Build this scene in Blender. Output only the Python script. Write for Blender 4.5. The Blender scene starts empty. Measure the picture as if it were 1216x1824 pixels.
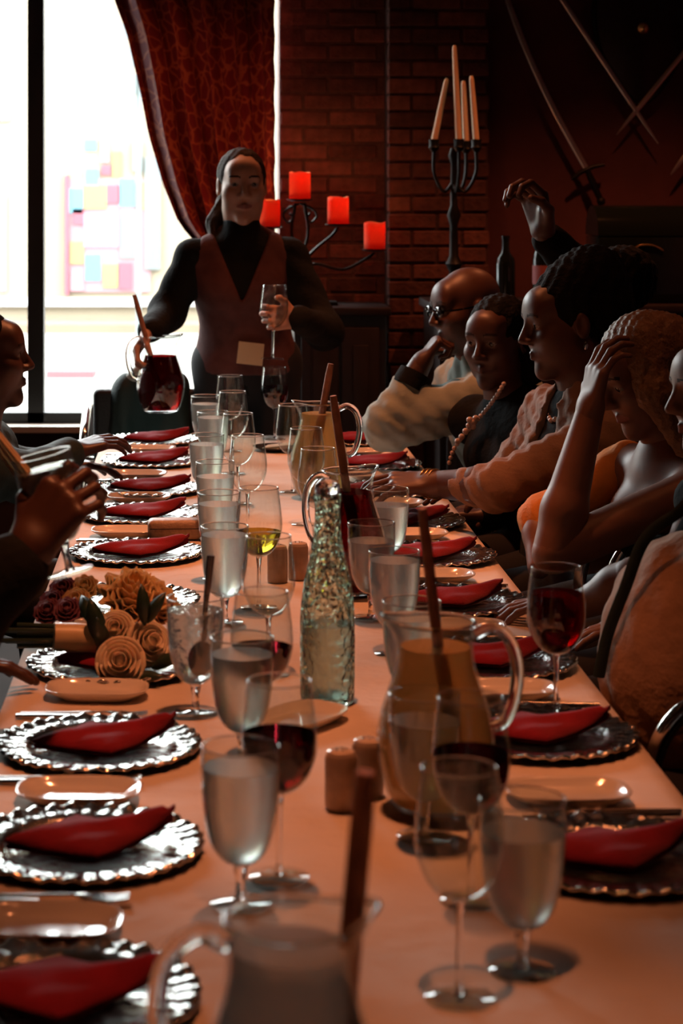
import bpy, bmesh, math, random
import numpy as np
from mathutils import Vector, Matrix

random.seed(7)
SC = bpy.context.scene
COL = SC.collection

# ------------------------------------------------------------------ camera
FPX = 3600.0            # focal length in pixels of the 1216x1824 frame
VPX, VPY = 355.0, 329.0  # where the table's long edges meet, on the horizon
EYE = 1.58
cam_d = bpy.data.cameras.new('camera')
cam_d.sensor_fit = 'AUTO'
cam_d.sensor_width = 36.0
cam_d.lens = FPX / 1824.0 * 36.0
cam_d.shift_x = (608.0 - VPX) / 1824.0
cam_d.shift_y = -(912.0 - VPY) / 1824.0
cam_d.clip_start = 0.05
cam_d.clip_end = 200
cam_d.dof.use_dof = True
cam_d.dof.focus_distance = 4.6
cam_d.dof.aperture_fstop = 6.0
cam = bpy.data.objects.new('camera', cam_d)
COL.objects.link(cam)
cam.location = (0, 0, EYE)
cam.rotation_euler = (math.pi / 2, 0, 0)
SC.camera = cam

# ------------------------------------------------------------------ world, exposure
w = bpy.data.worlds.new('overcast_sky')
SC.world = w
w.use_nodes = True
bg = w.node_tree.nodes['Background']
bg.inputs['Color'].default_value = (0.93, 0.98, 1.0, 1)
bg.inputs['Strength'].default_value = 16.0
SC.view_settings.view_transform = 'Standard'
SC.view_settings.look = 'None'
SC.view_settings.gamma = 1.0
SC.view_settings.use_curve_mapping = False
SC.view_settings.exposure = 0.2
SC.cycles.use_denoising = True
SC.cycles.max_bounces = 9
SC.cycles.adaptive_threshold = 0.02
SC.cycles.diffuse_bounces = 3
SC.cycles.glossy_bounces = 5
SC.cycles.transmission_bounces = 10
SC.cycles.transparent_max_bounces = 24
SC.cycles.caustics_reflective = False
SC.cycles.caustics_refractive = False
SC.cycles.sample_clamp_indirect = 4.0
SC.cycles.blur_glossy = 0.5

LAMP_COL = (1.0, 0.285, 0.105)
LAMP_W = 125.0
CANDLE_W = 0.36
WINDOW_PORTAL = True

# the window onto the street lets the daylight in (portal only guides sampling)
pl = bpy.data.lights.new('window_portal', 'AREA')
pl.shape = 'RECTANGLE'
pl.size = 3.4; pl.size_y = 2.5
pl.cycles.is_portal = True
po = bpy.data.objects.new('window_portal', pl)
COL.objects.link(po)
po.location = (-1.35, 8.62, 1.82)
po.rotation_euler = (-math.pi / 2, 0, 0)

TAB = 0.75
def px(x, y, Z):
    return Vector(((x - VPX) / FPX * Z, Z, EYE - (y - VPY) / FPX * Z))

# ------------------------------------------------------------------ materials
MATS = {}
def new_mat(name):
    m = bpy.data.materials.new(name)
    m.use_nodes = True
    nt = m.node_tree
    for n in list(nt.nodes):
        if n.type != 'OUTPUT_MATERIAL':
            nt.nodes.remove(n)
    out = [n for n in nt.nodes if n.type == 'OUTPUT_MATERIAL'][0]
    MATS[name] = m
    return m, nt, out

def pbr(name, col, rough=0.6, metal=0.0, noise=0.0, nscale=30, bump=0.0, bscale=80, spec=0.5,
        col2=None, sss=0.0, rand=0.0, coat=0.0, sheen=0.0):
    m, nt, out = new_mat(name)
    p = nt.nodes.new('ShaderNodeBsdfPrincipled')
    nt.links.new(p.outputs[0], out.inputs[0])
    p.inputs['Base Color'].default_value = (*col, 1)
    p.inputs['Roughness'].default_value = rough
    p.inputs['Metallic'].default_value = metal
    p.inputs['Specular IOR Level'].default_value = spec
    p.inputs['Coat Weight'].default_value = coat
    p.inputs['Sheen Weight'].default_value = sheen
    if sss:
        p.inputs['Subsurface Weight'].default_value = sss
        p.inputs['Subsurface Radius'].default_value = (0.012, 0.005, 0.003)
        p.inputs['Subsurface Scale'].default_value = 0.5
    tc = nt.nodes.new('ShaderNodeTexCoord')
    last = None
    if noise or col2:
        nz = nt.nodes.new('ShaderNodeTexNoise')
        nz.inputs['Scale'].default_value = nscale
        nz.inputs['Detail'].default_value = 4
        nt.links.new(tc.outputs['Object'], nz.inputs['Vector'])
        mx = nt.nodes.new('ShaderNodeMix'); mx.data_type = 'RGBA'
        c2 = col2 if col2 else tuple(max(0, c * (1 - noise)) for c in col)
        mx.inputs[6].default_value = (*col, 1)
        mx.inputs[7].default_value = (*c2, 1)
        rmp = nt.nodes.new('ShaderNodeMapRange')
        rmp.inputs['From Min'].default_value = 0.35
        rmp.inputs['From Max'].default_value = 0.65
        nt.links.new(nz.outputs['Fac'], rmp.inputs['Value'])
        nt.links.new(rmp.outputs[0], mx.inputs[0])
        last = mx.outputs[2]
    if rand:
        oi = nt.nodes.new('ShaderNodeObjectInfo')
        hsv = nt.nodes.new('ShaderNodeHueSaturation')
        mr = nt.nodes.new('ShaderNodeMapRange')
        mr.inputs['To Min'].default_value = 1 - rand
        mr.inputs['To Max'].default_value = 1 + rand
        nt.links.new(oi.outputs['Random'], mr.inputs['Value'])
        nt.links.new(mr.outputs[0], hsv.inputs['Value'])
        if last is not None:
            nt.links.new(last, hsv.inputs['Color'])
        else:
            hsv.inputs['Color'].default_value = (*col, 1)
        last = hsv.outputs[0]
    if last is not None:
        nt.links.new(last, p.inputs['Base Color'])
    if bump:
        nb = nt.nodes.new('ShaderNodeTexNoise')
        nb.inputs['Scale'].default_value = bscale
        nb.inputs['Detail'].default_value = 3
        nt.links.new(tc.outputs['Object'], nb.inputs['Vector'])
        b = nt.nodes.new('ShaderNodeBump')
        b.inputs['Strength'].default_value = bump
        b.inputs['Distance'].default_value = 0.01
        nt.links.new(nb.outputs['Fac'], b.inputs['Height'])
        nt.links.new(b.outputs[0], p.inputs['Normal'])
    return m

def thin_glass(name, tint=(0.97, 0.99, 0.98), ior=1.45, rough=0.02):
    m, nt, out = new_mat(name)
    tr = nt.nodes.new('ShaderNodeBsdfTransparent'); tr.inputs[0].default_value = (*tint, 1)
    gl = nt.nodes.new('ShaderNodeBsdfGlossy'); gl.inputs['Roughness'].default_value = rough
    fr = nt.nodes.new('ShaderNodeFresnel')
    gm = nt.nodes.new('ShaderNodeNewGeometry')
    ri = nt.nodes.new('ShaderNodeMapRange')   # same reflectance seen from either side of the thin wall
    ri.inputs['To Min'].default_value = ior; ri.inputs['To Max'].default_value = 1.0 / ior
    nt.links.new(gm.outputs['Backfacing'], ri.inputs['Value'])
    nt.links.new(ri.outputs[0], fr.inputs['IOR'])
    mx = nt.nodes.new('ShaderNodeMixShader')
    nt.links.new(fr.outputs[0], mx.inputs[0])
    nt.links.new(tr.outputs[0], mx.inputs[1]); nt.links.new(gl.outputs[0], mx.inputs[2])
    nt.links.new(mx.outputs[0], out.inputs[0])
    return m

def refr(name, col, ior=1.33, rough=0.0, bump=0.0, bscale=60, voronoi=False, milk=0.0, milkcol=None):
    m, nt, out = new_mat(name)
    g = nt.nodes.new('ShaderNodeBsdfGlass')
    g.inputs['Color'].default_value = (*col, 1)
    g.inputs['Roughness'].default_value = rough
    g.inputs['IOR'].default_value = ior
    o = g.outputs[0]
    if bump:
        tc = nt.nodes.new('ShaderNodeTexCoord')
        t = nt.nodes.new('ShaderNodeTexVoronoi' if voronoi else 'ShaderNodeTexNoise')
        t.inputs['Scale'].default_value = bscale
        nt.links.new(tc.outputs['Object'], t.inputs['Vector'])
        b = nt.nodes.new('ShaderNodeBump'); b.inputs['Strength'].default_value = bump
        b.inputs['Distance'].default_value = 0.004
        nt.links.new(t.outputs[0], b.inputs['Height'])
        nt.links.new(b.outputs[0], g.inputs['Normal'])
    if milk:
        tl = nt.nodes.new('ShaderNodeBsdfTranslucent'); tl.inputs[0].default_value = (*milkcol, 1)
        df = nt.nodes.new('ShaderNodeBsdfDiffuse'); df.inputs[0].default_value = (*milkcol, 1)
        a = nt.nodes.new('ShaderNodeMixShader'); a.inputs[0].default_value = 0.5
        nt.links.new(tl.outputs[0], a.inputs[1]); nt.links.new(df.outputs[0], a.inputs[2])
        b2 = nt.nodes.new('ShaderNodeMixShader'); b2.inputs[0].default_value = milk
        nt.links.new(o, b2.inputs[1]); nt.links.new(a.outputs[0], b2.inputs[2])
        o = b2.outputs[0]
    nt.links.new(o, out.inputs[0])
    return m

def cloth_mat(name, col, wscale=260, bump=0.25, rough=0.9, fold=0.0, sheen=0.0):
    m = pbr(name, col, rough, noise=0.12, nscale=6, bump=bump, bscale=wscale, spec=0.2, sheen=sheen)
    return m

pbr('tablecloth', (0.80, 0.70, 0.60), 0.85, noise=0.10, nscale=5, bump=0.7, bscale=13, spec=0.25)
pbr('charger_silver', (0.66, 0.65, 0.62), 0.13, metal=1.0, bump=0.25, bscale=70)
pbr('porcelain', (0.78, 0.74, 0.68), 0.12, spec=0.7, coat=0.6)
pbr('napkin', (0.30, 0.008, 0.028), 0.85, noise=0.25, nscale=25, bump=0.2, bscale=350, spec=0.2, sheen=0.2)
pbr('steel', (0.62, 0.60, 0.57), 0.18, metal=1.0)
pbr('dark_steel', (0.22, 0.2, 0.19), 0.25, metal=1.0)
pbr('chrome', (0.75, 0.73, 0.70), 0.12, metal=1.0)
thin_glass('glass_thin', ior=1.6)
thin_glass('window_glass', (0.99, 1.0, 0.99), 1.3, 0.0)
refr('glass_solid', (0.99, 0.99, 0.99), 1.48)
refr('water', (0.97, 0.98, 0.97), 1.33, rough=0.36, milk=0.13, milkcol=(0.78, 0.76, 0.73))
refr('ice_water', (0.96, 0.97, 0.96), 1.33, rough=0.12, bump=0.8, bscale=70, milk=0.2, milkcol=(0.8, 0.8, 0.78))
refr('red_wine', (0.16, 0.006, 0.012), 1.34)
refr('sangria', (0.30, 0.008, 0.010), 1.34, rough=0.05, milk=0.22, milkcol=(0.12, 0.004, 0.006))
refr('white_wine', (0.98, 0.80, 0.20), 1.34, rough=0.05)
refr('lemonade', (0.95, 0.72, 0.42), 1.34, rough=0.3, milk=0.55, milkcol=(0.85, 0.50, 0.22))
refr('cloudy_water', (0.85, 0.8, 0.76), 1.34, rough=0.4, milk=0.6, milkcol=(0.58, 0.54, 0.51))
refr('bottle_glass', (0.90, 0.97, 0.92), 1.45, rough=0.01, bump=1.0, bscale=85, voronoi=True)
pbr('wood_stick', (0.45, 0.20, 0.11), 0.7, noise=0.3, nscale=40)
pbr('straw_tan', (0.80, 0.60, 0.38), 0.5)
pbr('ceramic_beige', (0.50, 0.36, 0.26), 0.35, noise=0.15, nscale=60, spec=0.5)
pbr('ceramic_top', (0.72, 0.58, 0.46), 0.15, spec=0.8)
pbr('hole_dark', (0.02, 0.015, 0.01), 0.8)
pbr('case_beige', (0.42, 0.30, 0.20), 0.5, noise=0.2, nscale=90, bump=0.2, bscale=200)
pbr('black_ceramic', (0.015, 0.015, 0.015), 0.15)
pbr('green_napkin', (0.55, 0.66, 0.58), 0.85)
pbr('petal_cream', (0.92, 0.66, 0.34), 0.8, noise=0.2, nscale=40, sss=0.2)
pbr('petal_white', (0.90, 0.76, 0.58), 0.8, noise=0.15, nscale=40, sss=0.2)
pbr('petal_mauve', (0.32, 0.10, 0.16), 0.6, noise=0.3, nscale=60)
pbr('leaf_dark', (0.02, 0.045, 0.03), 0.4)
pbr('stem_green', (0.03, 0.06, 0.04), 0.35)
pbr('ribbon_satin', (0.80, 0.62, 0.36), 0.4, noise=0.1)
pbr('skin_light', (0.52, 0.30, 0.22), 0.55, noise=0.12, nscale=20, sss=0.15)
pbr('skin_mid', (0.24, 0.115, 0.078), 0.5, noise=0.12, nscale=20, sss=0.1)
pbr('skin_dark', (0.095, 0.040, 0.027), 0.45, noise=0.15, nscale=20, spec=0.5)
pbr('lip', (0.34, 0.13, 0.11), 0.45)
pbr('lip_dark', (0.085, 0.028, 0.025), 0.4)
pbr('brow', (0.025, 0.012, 0.008), 0.8)
pbr('eye_white', (0.22, 0.19, 0.17), 0.4)
pbr('iris', (0.02, 0.01, 0.008), 0.1)
pbr('hair_black', (0.004, 0.0035, 0.0035), 0.8, bump=0.5, bscale=120, spec=0.15)
pbr('hair_brown', (0.03, 0.014, 0.008), 0.75, bump=0.5, bscale=120, spec=0.2)
pbr('hair_blond', (0.30, 0.17, 0.09), 0.5, bump=0.6, bscale=90, noise=0.3, nscale=25)
pbr('black_cloth', (0.010, 0.011, 0.011), 0.9, bump=0.3, bscale=60, spec=0.15)
pbr('vest_maroon', (0.13, 0.050, 0.046), 0.85, noise=0.2, nscale=30, bump=0.2, bscale=300, spec=0.2)
pbr('shirt_pale', (0.36, 0.44, 0.40), 0.75, noise=0.08, bump=0.2, bscale=40, spec=0.3)
pbr('jacket_tan', (0.27, 0.16, 0.105), 0.8, noise=0.15, nscale=15, bump=0.2, bscale=120)
pbr('orange_cloth', (0.75, 0.28, 0.04), 0.75, noise=0.1, bump=0.2, bscale=120)
pbr('blouse_tan', (0.46, 0.27, 0.165), 0.85, noise=0.12, nscale=12, bump=0.8, bscale=22)
pbr('green_coat', (0.010, 0.030, 0.028), 0.8, bump=0.2, bscale=60)
pbr('grey_cloth', (0.42, 0.46, 0.42), 0.8)
pbr('trousers_dark', (0.012, 0.012, 0.014), 0.9)
pbr('shoe_black', (0.01, 0.01, 0.01), 0.3)
pbr('lens_black', (0.005, 0.005, 0.006), 0.05)
pbr('gold', (0.8, 0.5, 0.2), 0.25, metal=1.0)
pbr('pearl', (0.60, 0.42, 0.34), 0.3, spec=0.7)
pbr('paper_green', (0.52, 0.50, 0.36), 0.8)
pbr('iron_black', (0.012, 0.011, 0.010), 0.45, metal=0.6)
pbr('wax_ivory', (0.72, 0.50, 0.30), 0.5, sss=0.3)
pbr('brick_red', (0.16, 0.055, 0.040), 0.9, noise=0.4, nscale=18, bump=0.5, bscale=60, rand=0.40)
pbr('mortar', (0.10, 0.045, 0.035), 0.95, noise=0.3, nscale=60, bump=0.4, bscale=90)
pbr('wall_maroon', (0.12, 0.032, 0.032), 0.75, noise=0.25, nscale=5, bump=0.2, bscale=30)
pbr('wall_dark', (0.06, 0.025, 0.022), 0.85, noise=0.2, nscale=8)
pbr('ceiling_dark', (0.08, 0.05, 0.04), 0.9)
pbr('floor_wood', (0.016, 0.009, 0.006), 0.95, noise=0.4, nscale=6, spec=0.08)
pbr('cabinet_dark', (0.020, 0.010, 0.008), 0.45, noise=0.3, nscale=12)
pbr('frame_black', (0.012, 0.014, 0.014), 0.5)
pbr('sill_cream', (0.55, 0.48, 0.40), 0.5)
pbr('blade', (0.70, 0.62, 0.55), 0.28, metal=0.95)
pbr('shield_dark', (0.03, 0.015, 0.013), 0.4, metal=0.4, noise=0.3)
pbr('bottle_dark', (0.006, 0.008, 0.006), 0.06)
pbr('label_red', (0.35, 0.10, 0.10), 0.7)
pbr('upholstery_black', (0.012, 0.012, 0.012), 0.55, bump=0.2, bscale=150)
pbr('facade_cream', (0.186, 0.154, 0.108), 0.9, noise=0.06, nscale=1.5)
pbr('facade_white', (0.262, 0.250, 0.237), 0.9)
pbr('street_asphalt', (0.183, 0.170, 0.151), 0.95, noise=0.1, nscale=2)
pbr('sidewalk', (0.145, 0.100, 0.068), 0.95, noise=0.1, nscale=2)
pbr('curb_red', (0.172, 0.055, 0.062), 0.9)
pbr('poster_blue', (0.059, 0.140, 0.176), 0.8)
pbr('poster_pink', (0.199, 0.099, 0.110), 0.8)
pbr('poster_yellow', (0.196, 0.148, 0.052), 0.8)
pbr('poster_red', (0.168, 0.042, 0.059), 0.8)
pbr('poster_lilac', (0.156, 0.117, 0.156), 0.8)
pbr('poster_grey', (0.090, 0.105, 0.105), 0.8)
pbr('poster_orange', (0.218, 0.117, 0.047), 0.8)
pbr('lamp_metal', (0.05, 0.03, 0.02), 0.4, metal=0.8)
m, nt, out = new_mat('bulb')
e = nt.nodes.new('ShaderNodeEmission'); e.inputs[0].default_value = (*LAMP_COL, 1); e.inputs[1].default_value = 60
nt.links.new(e.outputs[0], out.inputs[0])
# candle wax: red wax that the flame shines through
m, nt, out = new_mat('wax_red')
tl = nt.nodes.new('ShaderNodeBsdfTranslucent'); tl.inputs[0].default_value = (0.85, 0.10, 0.05, 1)
df = nt.nodes.new('ShaderNodeBsdfDiffuse'); df.inputs[0].default_value = (0.66, 0.36, 0.22, 1)
a = nt.nodes.new('ShaderNodeMixShader'); a.inputs[0].default_value = 0.35
nt.links.new(tl.outputs[0], a.inputs[1]); nt.links.new(df.outputs[0], a.inputs[2])
nt.links.new(a.outputs[0], out.inputs[0])
m, nt, out = new_mat('flame')
e = nt.nodes.new('ShaderNodeEmission'); e.inputs[0].default_value = (1, 0.35, 0.1, 1); e.inputs[1].default_value = 6
nt.links.new(e.outputs[0], out.inputs[0])
# damask curtain
m, nt, out = new_mat('curtain_damask')
p = nt.nodes.new('ShaderNodeBsdfPrincipled'); nt.links.new(p.outputs[0], out.inputs[0])
uv = nt.nodes.new('ShaderNodeUVMap')
mp = nt.nodes.new('ShaderNodeMapping'); mp.inputs['Scale'].default_value = (20, 46, 1)
nt.links.new(uv.outputs[0], mp.inputs[0])
nz = nt.nodes.new('ShaderNodeTexNoise'); nz.inputs['Scale'].default_value = 0.9; nz.inputs['Detail'].default_value = 1
nt.links.new(mp.outputs[0], nz.inputs['Vector'])
wv = nt.nodes.new('ShaderNodeTexVoronoi'); wv.feature = 'DISTANCE_TO_EDGE'; wv.inputs['Scale'].default_value = 1.0
ad = nt.nodes.new('ShaderNodeVectorMath'); ad.operation = 'ADD'
nt.links.new(mp.outputs[0], ad.inputs[0]); nt.links.new(nz.outputs['Color'], ad.inputs[1])
nt.links.new(ad.outputs[0], wv.inputs['Vector'])
mr = nt.nodes.new('ShaderNodeMapRange'); mr.inputs['From Min'].default_value = 0.04; mr.inputs['From Max'].default_value = 0.10
mr.inputs['To Min'].default_value = 1; mr.inputs['To Max'].default_value = 0
nt.links.new(wv.outputs['Distance'], mr.inputs['Value'])
mx = nt.nodes.new('ShaderNodeMix'); mx.data_type = 'RGBA'
mx.inputs[6].default_value = (0.17, 0.010, 0.016, 1); mx.inputs[7].default_value = (0.38, 0.09, 0.045, 1)
nt.links.new(mr.outputs[0], mx.inputs[0]); nt.links.new(mx.outputs[2], p.inputs['Base Color'])
p.inputs['Roughness'].default_value = 0.6
M = MATS

# ------------------------------------------------------------------ object helpers
def link(o, parent=None):
    COL.objects.link(o)
    if parent is not None:
        o.parent = parent
    return o

def tag(o, label=None, cat=None, group=None, kind=None):
    if label: o['label'] = label
    if cat: o['category'] = cat
    if group: o['group'] = group
    if kind: o['kind'] = kind
    return o

def empty(name, loc=(0, 0, 0), rz=0.0, label=None, cat=None, group=None):
    o = bpy.data.objects.new(name, None)
    o.empty_display_size = 0.05
    link(o)
    o.location = loc
    o.rotation_euler = (0, 0, rz)
    tag(o, label, cat, group)
    return o

class MB:
    """collects geometry; build() links it as one mesh object"""
    def __init__(self):
        self.v = []; self.f = []; self.uv = None; self.fm = []
    def add(self, vs, fs, mi=0):
        b = len(self.v)
        self.v.extend([tuple(q) for q in vs])
        self.f.extend([tuple(i + b for i in f) for f in fs])
        self.fm.extend([mi] * len(fs))
        return self
    def box(self, c, s, rz=0.0, mi=0):
        cx, cy, cz = c; hx, hy, hz = s[0] / 2, s[1] / 2, s[2] / 2
        ca, sa = math.cos(rz), math.sin(rz)
        vs = []
        for dz in (-hz, hz):
            for dx, dy in ((-hx, -hy), (hx, -hy), (hx, hy), (-hx, hy)):
                vs.append((cx + dx * ca - dy * sa, cy + dx * sa + dy * ca, cz + dz))
        return self.add(vs, [(3, 2, 1, 0), (4, 5, 6, 7), (0, 1, 5, 4), (1, 2, 6, 5), (2, 3, 7, 6), (3, 0, 4, 7)], mi)
    def lathe(self, prof, n=32, c=(0, 0, 0), mod=None, close=False, mi=0):
        """prof: list of (r,z); r==0 ends become poles"""
        vs = []; fs = []; rings = []
        for (r, z) in prof:
            if r < 1e-6:
                rings.append([len(vs)]); vs.append((c[0], c[1], c[2] + z))
            else:
                ring = []
                for k in range(n):
                    a = 2 * math.pi * k / n
                    rr, zz = (r, z) if mod is None else mod(r, z, a)
                    ring.append(len(vs)); vs.append((c[0] + rr * math.cos(a), c[1] + rr * math.sin(a), c[2] + zz))
                rings.append(ring)
        seq = list(zip(rings[:-1], rings[1:]))
        if close: seq.append((rings[-1], rings[0]))
        for A, B in seq:
            if len(A) == 1 and len(B) == 1: continue
            for k in range(n):
                k2 = (k + 1) % n
                if len(A) == 1: fs.append((A[0], B[k2], B[k]))
                elif len(B) == 1: fs.append((A[k], A[k2], B[0]))
                else: fs.append((A[k], A[k2], B[k2], B[k]))
        return self.add(vs, fs, mi)
    def tube(self, pts, r, n=10, caps=True, flat=None, mi=0):
        """pts: points; r: radius or list; flat=(a,b,up) for an elliptic section"""
        pts = [Vector(q) for q in pts]
        m_ = len(pts)
        rs = r if isinstance(r, (list, tuple)) else [r] * m_
        vs = []; fs = []
        up = Vector((0, 0, 1))
        prev = None
        for i, q in enumerate(pts):
            t = (pts[min(i + 1, m_ - 1)] - pts[max(i - 1, 0)])
            t = t.normalized() if t.length > 1e-9 else Vector((0, 0, 1))
            if prev is None:
                s = t.cross(up if flat is None else Vector(flat[2]))
                if s.length < 1e-3: s = t.cross(Vector((1, 0, 0)))
            else:
                s = prev - t * prev.dot(t)
            s.normalize(); prev = s.copy()
            u = s.cross(t)
            fa, fb = (1, 1) if flat is None else (flat[0], flat[1])
            for k in range(n):
                a = 2 * math.pi * k / n
                vs.append(q + s * (rs[i] * fa * math.cos(a)) + u * (rs[i] * fb * math.sin(a)))
        for i in range(m_ - 1):
            for k in range(n):
                k2 = (k + 1) % n
                fs.append((i * n + k, (i + 1) * n + k, (i + 1) * n + k2, i * n + k2))
        if caps:
            fs.append(tuple(range(n))); fs.append(tuple(reversed(range((m_ - 1) * n, m_ * n))))
        return self.add(vs, fs, mi)
    def sphere(self, c, r, n=12, mi=0):
        r3 = r if isinstance(r, (list, tuple)) else (r, r, r)
        prof = [(math.sin(math.pi * i / n), -math.cos(math.pi * i / n)) for i in range(n + 1)]
        prof[0] = (0, -1); prof[-1] = (0, 1)
        t = MB().lathe(prof, n * 2)
        return self.add([(c[0] + x * r3[0], c[1] + y * r3[1], c[2] + z * r3[2]) for x, y, z in t.v], t.f, mi)
    def xform(self, mat):
        self.v = [tuple(mat @ Vector(q)) for q in self.v]
        return self
    def mesh(self, name, mats, smooth=True, autosharp=None):
        me = bpy.data.meshes.new(name)
        me.from_pydata(self.v, [], self.f)
        if not isinstance(mats, (list, tuple)): mats = [mats]
        for m_ in mats: me.materials.append(MATS[m_])
        if len(mats) > 1:
            me.polygons.foreach_set('material_index', self.fm)
        me.polygons.foreach_set('use_smooth', [smooth] * len(me.polygons))
        if smooth and autosharp is not None:
            me.set_sharp_from_angle(angle=math.radians(autosharp))
        me.update()
        return me
    def build(self, name, mats, parent=None, loc=None, rz=None, smooth=True, autosharp=40):
        o = bpy.data.objects.new(name, self.mesh(name, mats, smooth, autosharp))
        link(o, parent)
        if loc is not None: o.location = loc
        if rz is not None: o.rotation_euler = (0, 0, rz)
        return o

def put(name, mesh, parent=None, loc=None, rot=None):
    o = bpy.data.objects.new(name, mesh)
    link(o, parent)
    if loc is not None: o.location = loc
    if rot is not None: o.rotation_euler = rot
    return o

def bevel_box(sx, sy, sz, b=0.004, seg=2):
    bm = bmesh.new()
    bmesh.ops.create_cube(bm, size=1.0)
    bmesh.ops.scale(bm, vec=(sx, sy, sz), verts=bm.verts)
    bmesh.ops.bevel(bm, geom=bm.edges[:], offset=b, segments=seg, affect='EDGES', profile=0.5)
    t = MB()
    bm.verts.index_update()
    t.add([v.co[:] for v in bm.verts], [[v.index for v in f.verts] for f in bm.faces])
    bm.free()
    return t

def arc_pts(pts, n=8):
    """Catmull-Rom through pts"""
    P = [Vector(q) for q in pts]
    P = [P[0] * 2 - P[1]] + P + [P[-1] * 2 - P[-2]]
    o = []
    for i in range(1, len(P) - 2):
        for k in range(n):
            t = k / n
            a, b, c, d = P[i - 1], P[i], P[i + 1], P[i + 2]
            o.append(0.5 * ((2 * b) + (c - a) * t + (2 * a - 5 * b + 4 * c - d) * t * t + (3 * b - a - 3 * c + d) * t ** 3))
    o.append(P[-2])
    return o

# ------------------------------------------------------------------ the setting
WALL_Y = 8.5
XL, XR = -3.2, 2.6
YB = -1.6
CEIL = 3.3
WIN_X0, WIN_X1 = -3.0, 0.337
WIN_Z0, WIN_Z1 = 0.575, 3.08
tag(MB().box(((XL + XR) / 2, (YB + WALL_Y) / 2, -0.05), (XR - XL + 0.6, WALL_Y - YB + 0.6, 0.1)).build('floor', 'floor_wood', smooth=False), kind='structure')
tag(MB().box(((XL + XR) / 2, (YB + WALL_Y) / 2, CEIL + 0.05), (XR - XL + 0.6, WALL_Y - YB + 0.6, 0.1)).build('ceiling', 'ceiling_dark', smooth=False), kind='structure')
tag(MB().box((XL - 0.1, (YB + WALL_Y) / 2, CEIL / 2), (0.2, WALL_Y - YB + 0.4, CEIL)).build('wall_left', 'wall_dark', smooth=False), kind='structure')
tag(MB().box((XR + 0.1, (YB + WALL_Y) / 2, CEIL / 2), (0.2, WALL_Y - YB + 0.4, CEIL)).build('wall_right', 'wall_maroon', smooth=False), kind='structure')
tag(MB().box(((XL + XR) / 2, YB - 0.1, CEIL / 2), (XR - XL + 0.4, 0.2, CEIL)).build('wall_rear', 'wall_maroon', smooth=False), kind='structure')
COLX0, COLX1 = 0.782, 1.20
# back wall: under and over the window, beside it, maroon plaster on the right
wb = MB()
wb.box(((WIN_X0 + WIN_X1) / 2, WALL_Y + 0.12, WIN_Z0 / 2), (WIN_X1 - WIN_X0, 0.24, WIN_Z0), mi=1)
wb.box(((WIN_X0 + WIN_X1) / 2, WALL_Y + 0.12, (WIN_Z1 + CEIL) / 2), (WIN_X1 - WIN_X0, 0.24, CEIL - WIN_Z1), mi=1)
wb.box(((XL + WIN_X0) / 2, WALL_Y + 0.12, CEIL / 2), (WIN_X0 - XL, 0.24, CEIL), mi=1)
wb.box(((WIN_X1 + COLX0) / 2, WALL_Y + 0.14, CEIL / 2), (COLX0 - WIN_X1, 0.26, CEIL), mi=0)
wb.box(((COLX0 + COLX1) / 2, WALL_Y + 0.075, CEIL / 2), (COLX1 - COLX0 - 0.012, 0.39, CEIL), mi=0)
wb.box(((COLX1 + XR) / 2, WALL_Y + 0.12, CEIL / 2), (XR - COLX1, 0.24, CEIL), mi=2)
wall = tag(wb.build('wall_back', ['mortar', 'wall_dark', 'wall_maroon'], smooth=False), kind='structure')
# bricks, laid one by one
BH, BLN, JT = 0.058, 0.196, 0.012
bmesh_full = bevel_box(BLN, 0.09, BH, 0.004, 1).mesh('brick', 'brick_red', True, 30)
bmesh_half = bevel_box(BLN / 2 - JT / 2, 0.09, BH, 0.004, 1).mesh('brick', 'brick_red', True, 30)
cut_cache = {}
def brick(x0, x1, z, yface, wallo):
    L = x1 - x0
    key = round(L, 3)
    if key not in cut_cache:
        cut_cache[key] = bevel_box(L, 0.09, BH, 0.004, 1).mesh('brick', 'brick_red', True, 30)
    o = put('brick', cut_cache[key], wallo, ((x0 + x1) / 2, yface + 0.045 + random.uniform(-0.002, 0.003), z + BH / 2))
    return o
def brick_field(x0, x1, z0, z1, yface, wallo):
    row = 0
    z = z0
    while z < z1:
        x = x0 - (0.104 if row % 2 else 0.0)
        while x < x1 - 0.01:
            a_, b_ = max(x, x0), min(x + BLN, x1)
            if b_ - a_ > 0.03:
                brick(a_, b_, z, yface, wallo)
            x += BLN + JT
        z += BH + JT; row += 1
brick_field(WIN_X1 + 0.004, COLX0, 0.85, 2.52, WALL_Y + 0.006, wall)
brick_field(COLX0, COLX1, 0.70, 2.52, WALL_Y - 0.13, wall)
z = 0.70; r_ = 0
side_m = bevel_box(0.09, 0.085, BH, 0.004, 1).mesh('brick', 'brick_red', True, 30)

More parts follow.
